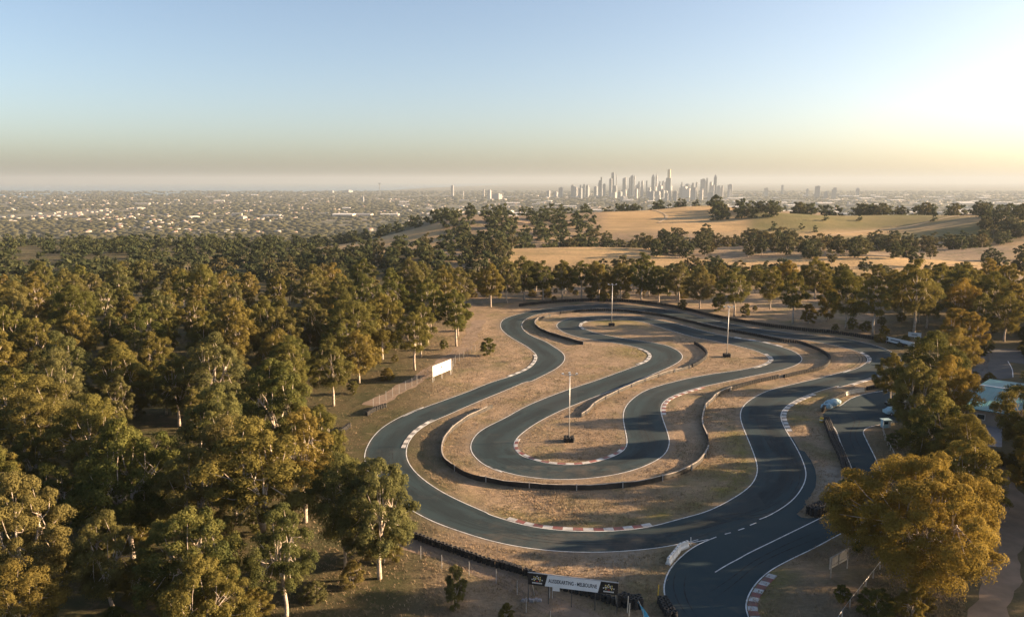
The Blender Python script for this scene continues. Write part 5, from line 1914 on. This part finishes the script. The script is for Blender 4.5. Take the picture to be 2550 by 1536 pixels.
SK = [
    (65, 100, 252, 8600, 'step', 'stepped grey tower at the left end of the skyline', 2), (90, 135, 200, 8300, 'step', 'dark tower with a rounded top, leftmost of the tall ones', 1),
    (135, 185, 315, 8500, 'flat', 'squat block right of the dark leftmost tower', 2), (240, 292, 228, 8200, 'flat', 'slab in front of the second tallest left tower', 2),
    (275, 330, 133, 8500, 'flat', 'tall flat topped tower, highest of the left cluster', 1), (354, 369, 168, 8700, 'flat', 'thin pencil tower beside the highest left tower', 0),
    (455, 521, 205, 8600, 'slope', 'broad grey tower with a sloping top', 2), (560, 586, 215, 8500, 'flat', 'narrow tower joined to the broad slab in mid left', 1),
    (583, 635, 163, 8550, 'slope', 'tower with a slanted roof, mid left of the skyline', 1), (630, 662, 190, 8800, 'flat', 'pale tower behind the slanted roof', 3),
    (695, 745, 275, 8600, 'step', 'low stepped block in the middle left', 2), (752, 803, 258, 8500, 'round', 'rounded block in the middle left', 2),
    (835, 862, 265, 8700, 'flat', 'slender block left of the pointed tower', 1), (922, 985, 160, 8300, 'spire', 'dark tower with a tapering top, left of the tallest', 1),
    (990, 1022, 145, 8800, 'spire', 'thin sunlit spire next to the tapering tower', 3), (1035, 1075, 268, 8700, 'step', 'small stepped tower beside the sunlit spire', 2),
    (1090, 1130, 272, 8500, 'flat', 'pale block left of the tallest tower', 3), (1130, 1162, 285, 8400, 'flat', 'sunlit narrow slab touching the tallest tower', 3),
    (1162, 1256, 76, 8000, 'needle', 'tallest tower of the skyline with a narrower golden upper part', 1), (1395, 1432, 282, 8600, 'step', 'lone stepped block right of the tallest tower', 2),
    (1455, 1552, 310, 8500, 'round', 'wide rounded grey block right of the tallest tower', 2), (1560, 1622, 295, 8500, 'step', 'blocky tower left of the big twin slab', 2),
    (1638, 1672, 290, 8600, 'flat', 'small pale tower left of the big twin slab', 0), (1712, 1800, 238, 8300, 'flat', 'big wide slab tower of the right cluster', 2),
    (1795, 1842, 216, 8350, 'step', 'taller half of the big twin slab', 2), (1855, 1918, 278, 8400, 'round', 'arched grey block right of the twin slab', 2),
    (1930, 1988, 163, 8300, 'spire', 'pointed tower with a mast, tallest of the right cluster', 1), (1978, 2036, 345, 8200, 'flat', 'squat tower right of the pointed one', 2),
    (2040, 2088, 340, 8400, 'step', 'stepped tower near the right end', 0), (2150, 2236, 325, 8300, 'flat', 'wide tower with a bright flank at the right end', 0),
    (885, 972, 436, 6700, 'flat', 'pale front block with a bright flank below the tapering tower', 2), (1130, 1197, 466, 6650, 'flat', 'front slab with a bright flank below the tallest tower', 0),
    (1270, 1345, 436, 6600, 'flat', 'dark front block with a long bright flank', 2), (1555, 1660, 370, 7200, 'step', 'front tower with a bright edge below the blocky tower', 2),
    (1820, 1928, 458, 7000, 'flat', 'dark front block below the right cluster', 2), (420, 482, 516, 6700, 'flat', 'low pale twin block in the front left', 0),
    (990, 1076, 492, 6800, 'step', 'low peach block beside the pale front block', 3), (1480, 1540, 566, 6500, 'flat', 'short bright block in the front row', 3),
    (1700, 1764, 390, 7200, 'step', 'narrow bright block under the twin slab', 3), (1195, 1246, 520, 6600, 'flat', 'low cream block in the front row', 0),
    (1880, 1942, 330, 7600, 'slope', 'bright sided tower before the pointed one', 3), (2155, 2200, 400, 7600, 'flat', 'low cream block at the right end', 3),
]
for a in SK:
    tower('S', *a)
for a in (('1', 320, 362, 308, 8200, 'flat', 'low grey block left of the main skyline', 2), ('1', 425, 466, 283, 8200, 'round', 'round topped tower left of the main skyline', 1), ('1', 505, 522, 288, 8300, 'flat', 'thin block left of the main skyline', 2),
          ('1', 530, 556, 278, 8200, 'step', 'stepped tower left of the main skyline', 1), ('1', 560, 582, 288, 8300, 'flat', 'small flat block left of the main skyline', 2),
          ('2', 335, 358, 147, 9500, 'flat', 'lone thin tower right of the skyline', 2), ('2', 630, 683, 156, 7800, 'flat', 'lone wide grey tower far right of the skyline', 2), ('2', 710, 753, 197, 7700, 'step', 'short tower next to the lone wide one', 2),
          ('2', 778, 828, 167, 7800, 'step', 'two part tower right of the short one', 0), ('2', 990, 1026, 168, 8400, 'spire', 'lone grey tower with a pointed mast, rightmost of all', 2), ('2', 185, 225, 172, 9000, 'flat', 'pale tower just right of the skyline', 0),
          ('2', 553, 578, 180, 8400, 'flat', 'pale narrow tower left of the lone wide one', 3),
          ('L', 1325, 1356, 256, 8800, 'flat', 'lone slab tower over the suburb left of the city', 2), ('L', 1650, 1670, 294, 8300, 'flat', 'pale tower block in the suburb left of the city', 3), ('L', 1700, 1738, 304, 7300, 'flat', 'pale twin tower block left of the city', 3),
          ('L', 1738, 1846, 342, 7500, 'flat', 'wide cream apartment slab left of the city', 0), ('L', 82, 130, 312, 11000, 'flat', 'wide pale block on the shore of the bay', 0), ('L', 222, 316, 306, 11000, 'flat', 'long pale block on the shore of the bay', 0),
          ('L', 1445, 1458, 315, 8200, 'flat', 'thin white block left of the city', 3), ('L', 415, 437, 372, 6500, 'flat', 'short tower block near the bay', 2)):
    tower(*a)
# control tower by the bay
(p0, pt) = zp('L', 596, 230)
xa, zt = px_at(p0, pt, 9500)
ct = tag(empty('water_tower', (xa, 9500, PL)), 'thin dark water tower with a wide cap by the bay', 'tower')
MB().tube([(0, 0, 0), (0, 0, zt - PL - 8)], 5, 8).build('stem', TM[1], ct)
MB().tube([(0, 0, zt - PL - 10), (0, 0, zt - PL - 4), (0, 0, zt - PL)], [8, 20, 18], 10).build('tank', TM[1], ct)
# blocks between the towers
nfill = 0
for k in range(46):
    p = rnd.gauss(1620, 80) if k < 36 else rnd.uniform(1300, 1800)
    yt = rnd.uniform(462, 478) if k < 36 else rnd.uniform(474, 484)
    d = rnd.uniform(7600, 9200)
    w = rnd.uniform(5, 10)
    xa, zt = px_at(p, yt, d)
    W = w * d / F
    H = max(20, zt - PL)
    o = tag(empty('office_block', (xa, d, PL), rnd.uniform(-.1, .1) - math.radians(34)), 'hazy mid height office block between the taller skyline towers', 'building', 'mid height blocks of the distant city')
    MB().box((0, 0, H / 2), (W, W, H)).build('shaft', TM[rnd.randrange(4)], o)
    MB().box((0, 0, H + 2), (W * .5, W * .5, 4)).build('plant_room', TM[2], o)

# warehouses and houses of the plain
def suburb():
    roofs = [mat('roof_white', (.72, .70, .66), .6), mat('roof_grey', (.27, .27, .27), .7), mat('roof_tile', (.25, .155, .12), .8), mat('wall_cream', (.36, .32, .28), .8)]
    shed_meshes = []
    for mi in (0, 1, 3):
        for asp in (1.0, 1.6):
            mb = MB()
            mb.box((0, 0, .35), (1.0, asp * .5, .7))
            shed_meshes.append((mb.mesh('wall', roofs[3]), mi, asp))
    cnt = 0
    roofm = {}
    for asp in (1.0, 1.6):
        for mi in (0, 1):
            mb = MB()
            e = asp * .25 + .02
            mb.add([(-.52, -e, .705), (.52, -e, .705), (.52, e, .705), (-.52, e, .705), (-.52, 0, .95), (.52, 0, .95)], [(0, 1, 5, 4), (2, 3, 4, 5), (0, 4, 3), (1, 2, 5), (3, 2, 1, 0)])
            roofm[(asp, mi)] = mb.mesh('roof', roofs[mi])
    for k in range(190):
        y = 3600 * (2.6 ** rnd.random())
        p = rnd.uniform(1250, 2600) if k % 6 else rnd.uniform(300, 1300)
        x = u2x(p, y)
        z = hz(x, y)
        s = rnd.uniform(45, 130) * (1.1 if p > 1800 else .8)
        wm, _, asp = rnd.choice(shed_meshes)
        o = tag(empty('warehouse', (x, y, z), rnd.choice((0.05, -.1, .2, 1.4))), '%s roofed warehouse on the hazy plain %s' % ('x', 'y'), 'warehouse', 'warehouses on the hazy plain')
        mi = 0 if rnd.random() < .5 else 1
        o['label'] = '%s roofed warehouse on the hazy plain, %s' % (('white', 'grey')[mi], 'below the skyline' if 1480 < p < 1860 else 'right of the skyline' if p >= 1860 else 'left of the skyline')
        o.scale = (s, s * .8, rnd.uniform(10, 18))
        link('wall', wm, o)
        link('roof', roofm[(asp, mi)], o)
    # small houses: beyond counting
    N = 3800
    yy = 2600 * (4.0 ** rng.random(N))
    pp = rng.uniform(-150, 2700, N)
    xx = (pp - CX) / F * yy
    yy = np.round(yy / 70) * 70 + rng.choice([-14, 14], N) + rng.uniform(-3, 3, N)
    xx = (pp - CX) / F * yy
    xx = np.round(xx / 21) * 21 + .12 * (yy - 4000)
    keep = np.array([noise.noise(Vector((a / 500, b / 700, 9))) for a, b in zip(xx, yy)]) > .0
    yy, xx = yy[keep], xx[keep]
    N = len(yy)
    zz = hgt(xx, yy)
    s = rng.uniform(8, 20, N) * (1 + yy / 12000)
    hh = rng.uniform(4, 9, N)
    base = np.array([[-.5, -.4, 0], [.5, -.4, 0], [.5, .4, 0], [-.5, .4, 0], [-.5, -.4, .6], [.5, -.4, .6], [.5, .4, .6], [-.5, .4, .6], [-.5, 0, 1], [.5, 0, 1]])
    tri = np.array([[0, 1, 5], [0, 5, 4], [1, 2, 6], [1, 6, 5], [2, 3, 7], [2, 7, 6], [3, 0, 4], [3, 4, 7], [4, 5, 9], [4, 9, 8], [6, 7, 8], [6, 8, 9], [4, 8, 7], [5, 6, 9]])
    a = .12 + rng.choice([0, PI / 2], N) + rng.uniform(-.06, .06, N)
    ca, sa = np.cos(a)[:, None], np.sin(a)[:, None]
    bx, by = base[None, :, 0] * s[:, None], base[None, :, 1] * s[:, None]
    V = np.stack([bx * ca - by * sa + xx[:, None], bx * sa + by * ca + yy[:, None], base[None, :, 2] * hh[:, None] + zz[:, None]], -1).reshape(-1, 3)
    Fa = (tri[None] + (np.arange(N) * 10)[:, None, None]).reshape(-1, 3)
    mi = np.zeros((N, 14), int)
    mi[:, :8] = 3
    mi[:, 12:] = 3
    mi[:, 8:12] = rng.choice([0, 1, 2], N, p=[.07, .48, .45])[:, None]
    me = np_mesh('suburb_houses', V, Fa, roofs, mi=mi.ravel())
    o = link('suburb_houses', me)
    o['kind'] = 'stuff'
suburb()

# ------------------------------------------------------------------ dry grass on the infield: real tufts
def grass():
    def poly_contains(P_, x, y):
        c = np.zeros(len(x), bool)
        xs_, ys_ = P_[:, 0], P_[:, 1]
        j = len(P_) - 1
        for i in range(len(P_)):
            cond = ((ys_[i] > y) != (ys_[j] > y))
            with np.errstate(divide='ignore', invalid='ignore'):
                xi = (xs_[j] - xs_[i]) * (y - ys_[i]) / (ys_[j] - ys_[i]) + xs_[i]
            c ^= cond & (x < xi)
            j = i
        return c
    arr = lambda pts: np.array([[p.x, p.y] for p in pts])
    N = 260000
    y = 72 * (3.4 ** rng.random(N))
    x = rng.uniform(-.36, .62, N) * y
    oo, oi, io, ii = arr(OO), arr(OI), arr(IO_), arr(II)
    on_track = (poly_contains(oo, x, y) & ~poly_contains(oi, x, y)) | (poly_contains(io, x, y) & ~poly_contains(ii, x, y))
    on_pit = poly_contains(np.array([[p.x, p.y] for p in PIT]), x, y)
    dens = np.array([noise.noise(Vector((a / 9, b / 9, 0))) + .5 * noise.noise(Vector((a / 2.5, b / 2.5, 5))) for a, b in zip(x, y)])
    keep = ~on_track & ~on_pit & (dens + rng.uniform(-.5, .5, N) > -.05)
    # a clear margin beside the asphalt
    allp = np.concatenate([oo, oi, io, ii])
    keep &= ~((x < -.12 * y) & (rng.random(N) < .85))
    x, y = x[keep], y[keep]
    m = np.ones(len(x), bool)
    for i in range(0, len(x), 4000):
        d = (x[i:i + 4000, None] - allp[None, :, 0]) ** 2 + (y[i:i + 4000, None] - allp[None, :, 1]) ** 2
        m[i:i + 4000] = d.min(1) > 1.1 ** 2
    x, y = x[m], y[m]
    N = len(x)
    z = hgt(x, y)
    nb = 3
    V = np.zeros((N, nb, 3, 3))
    s = rng.uniform(.5, 1.2, N)
    for b in range(nb):
        a = rng.uniform(0, 2 * PI, N)
        w = .034 * s
        h = .24 * s * rng.uniform(.5, 1.2, N)
        ln_ = rng.uniform(.1, .32, N) * s
        ox, oy = rng.uniform(-.15, .15, N), rng.uniform(-.15, .15, N)
        V[:, b, 0] = np.stack([x + ox - np.sin(a) * w, y + oy + np.cos(a) * w, z - .02], 1)
        V[:, b, 1] = np.stack([x + ox + np.sin(a) * w, y + oy - np.cos(a) * w, z - .02], 1)
        V[:, b, 2] = np.stack([x + ox + np.cos(a) * ln_, y + oy + np.sin(a) * ln_, z + h], 1)
    Fa = np.arange(N * nb * 3).reshape(-1, 3)
    m_ = mat('dry_grass', (.33, .25, .14), .9, 0, .1)
    f = noise_f(m_, .25, 4, .6, .38, .62)
    ln(m_, mix(m_, f, (.33, .245, .16), (.19, .15, .09)), bsdf(m_).inputs['Base Color'])
    o = link('dry_grass', np_mesh('dry_grass', V.reshape(-1, 3), Fa, m_))
    o['kind'] = 'stuff'
grass()

# ------------------------------------------------------------------ labels of look-alikes: told apart by their place in the row
def ordinal(k):
    return '%d%s' % (k, 'th' if 10 <= k % 100 <= 20 else {1: 'st', 2: 'nd', 3: 'rd'}.get(k % 10, 'th'))
byl = {}
for o in C.objects:
    if o.parent is None and o.get('label') and o.get('category'):
        byl.setdefault(o['label'], []).append(o)
for lab, os_ in byl.items():
    if len(os_) > 1:
        os_.sort(key=lambda o: o.location.x / max(o.location.y, 1))
        for k, o in enumerate(os_):
            o['label'] = '%s, %s from left' % (lab, ordinal(k + 1))
            if not o.get('group'):
                o['group'] = lab + 's'

# ------------------------------------------------------------------ haze
hm = bpy.data.materials.new('haze')
hm.use_nodes = True
nt = hm.node_tree
nt.nodes.remove(nt.nodes['Principled BSDF'])
pv = nt.nodes.new('ShaderNodeVolumePrincipled')
pv.inputs['Color'].default_value = (.34, .405, .475, 1)
pv.inputs['Density'].default_value = 1.0 / 15500
pv.inputs['Density Attribute'].default_value = ''
pv.inputs['Anisotropy'].default_value = .15
nt.links.new(pv.outputs[0], nt.nodes['Material Output'].inputs['Volume'])
hz0, hz1 = -140.0, 215.0
mb = MB()
mb.box((0, 29500, (hz0 + hz1) / 2), (90000, 65000, hz1 - hz0))
haze = mb.build('haze', hm)
haze['kind'] = 'stuff'
print('trees', nl, nb_, nr_, len(indiv), len(rest_t), 'objects', len(bpy.data.objects))
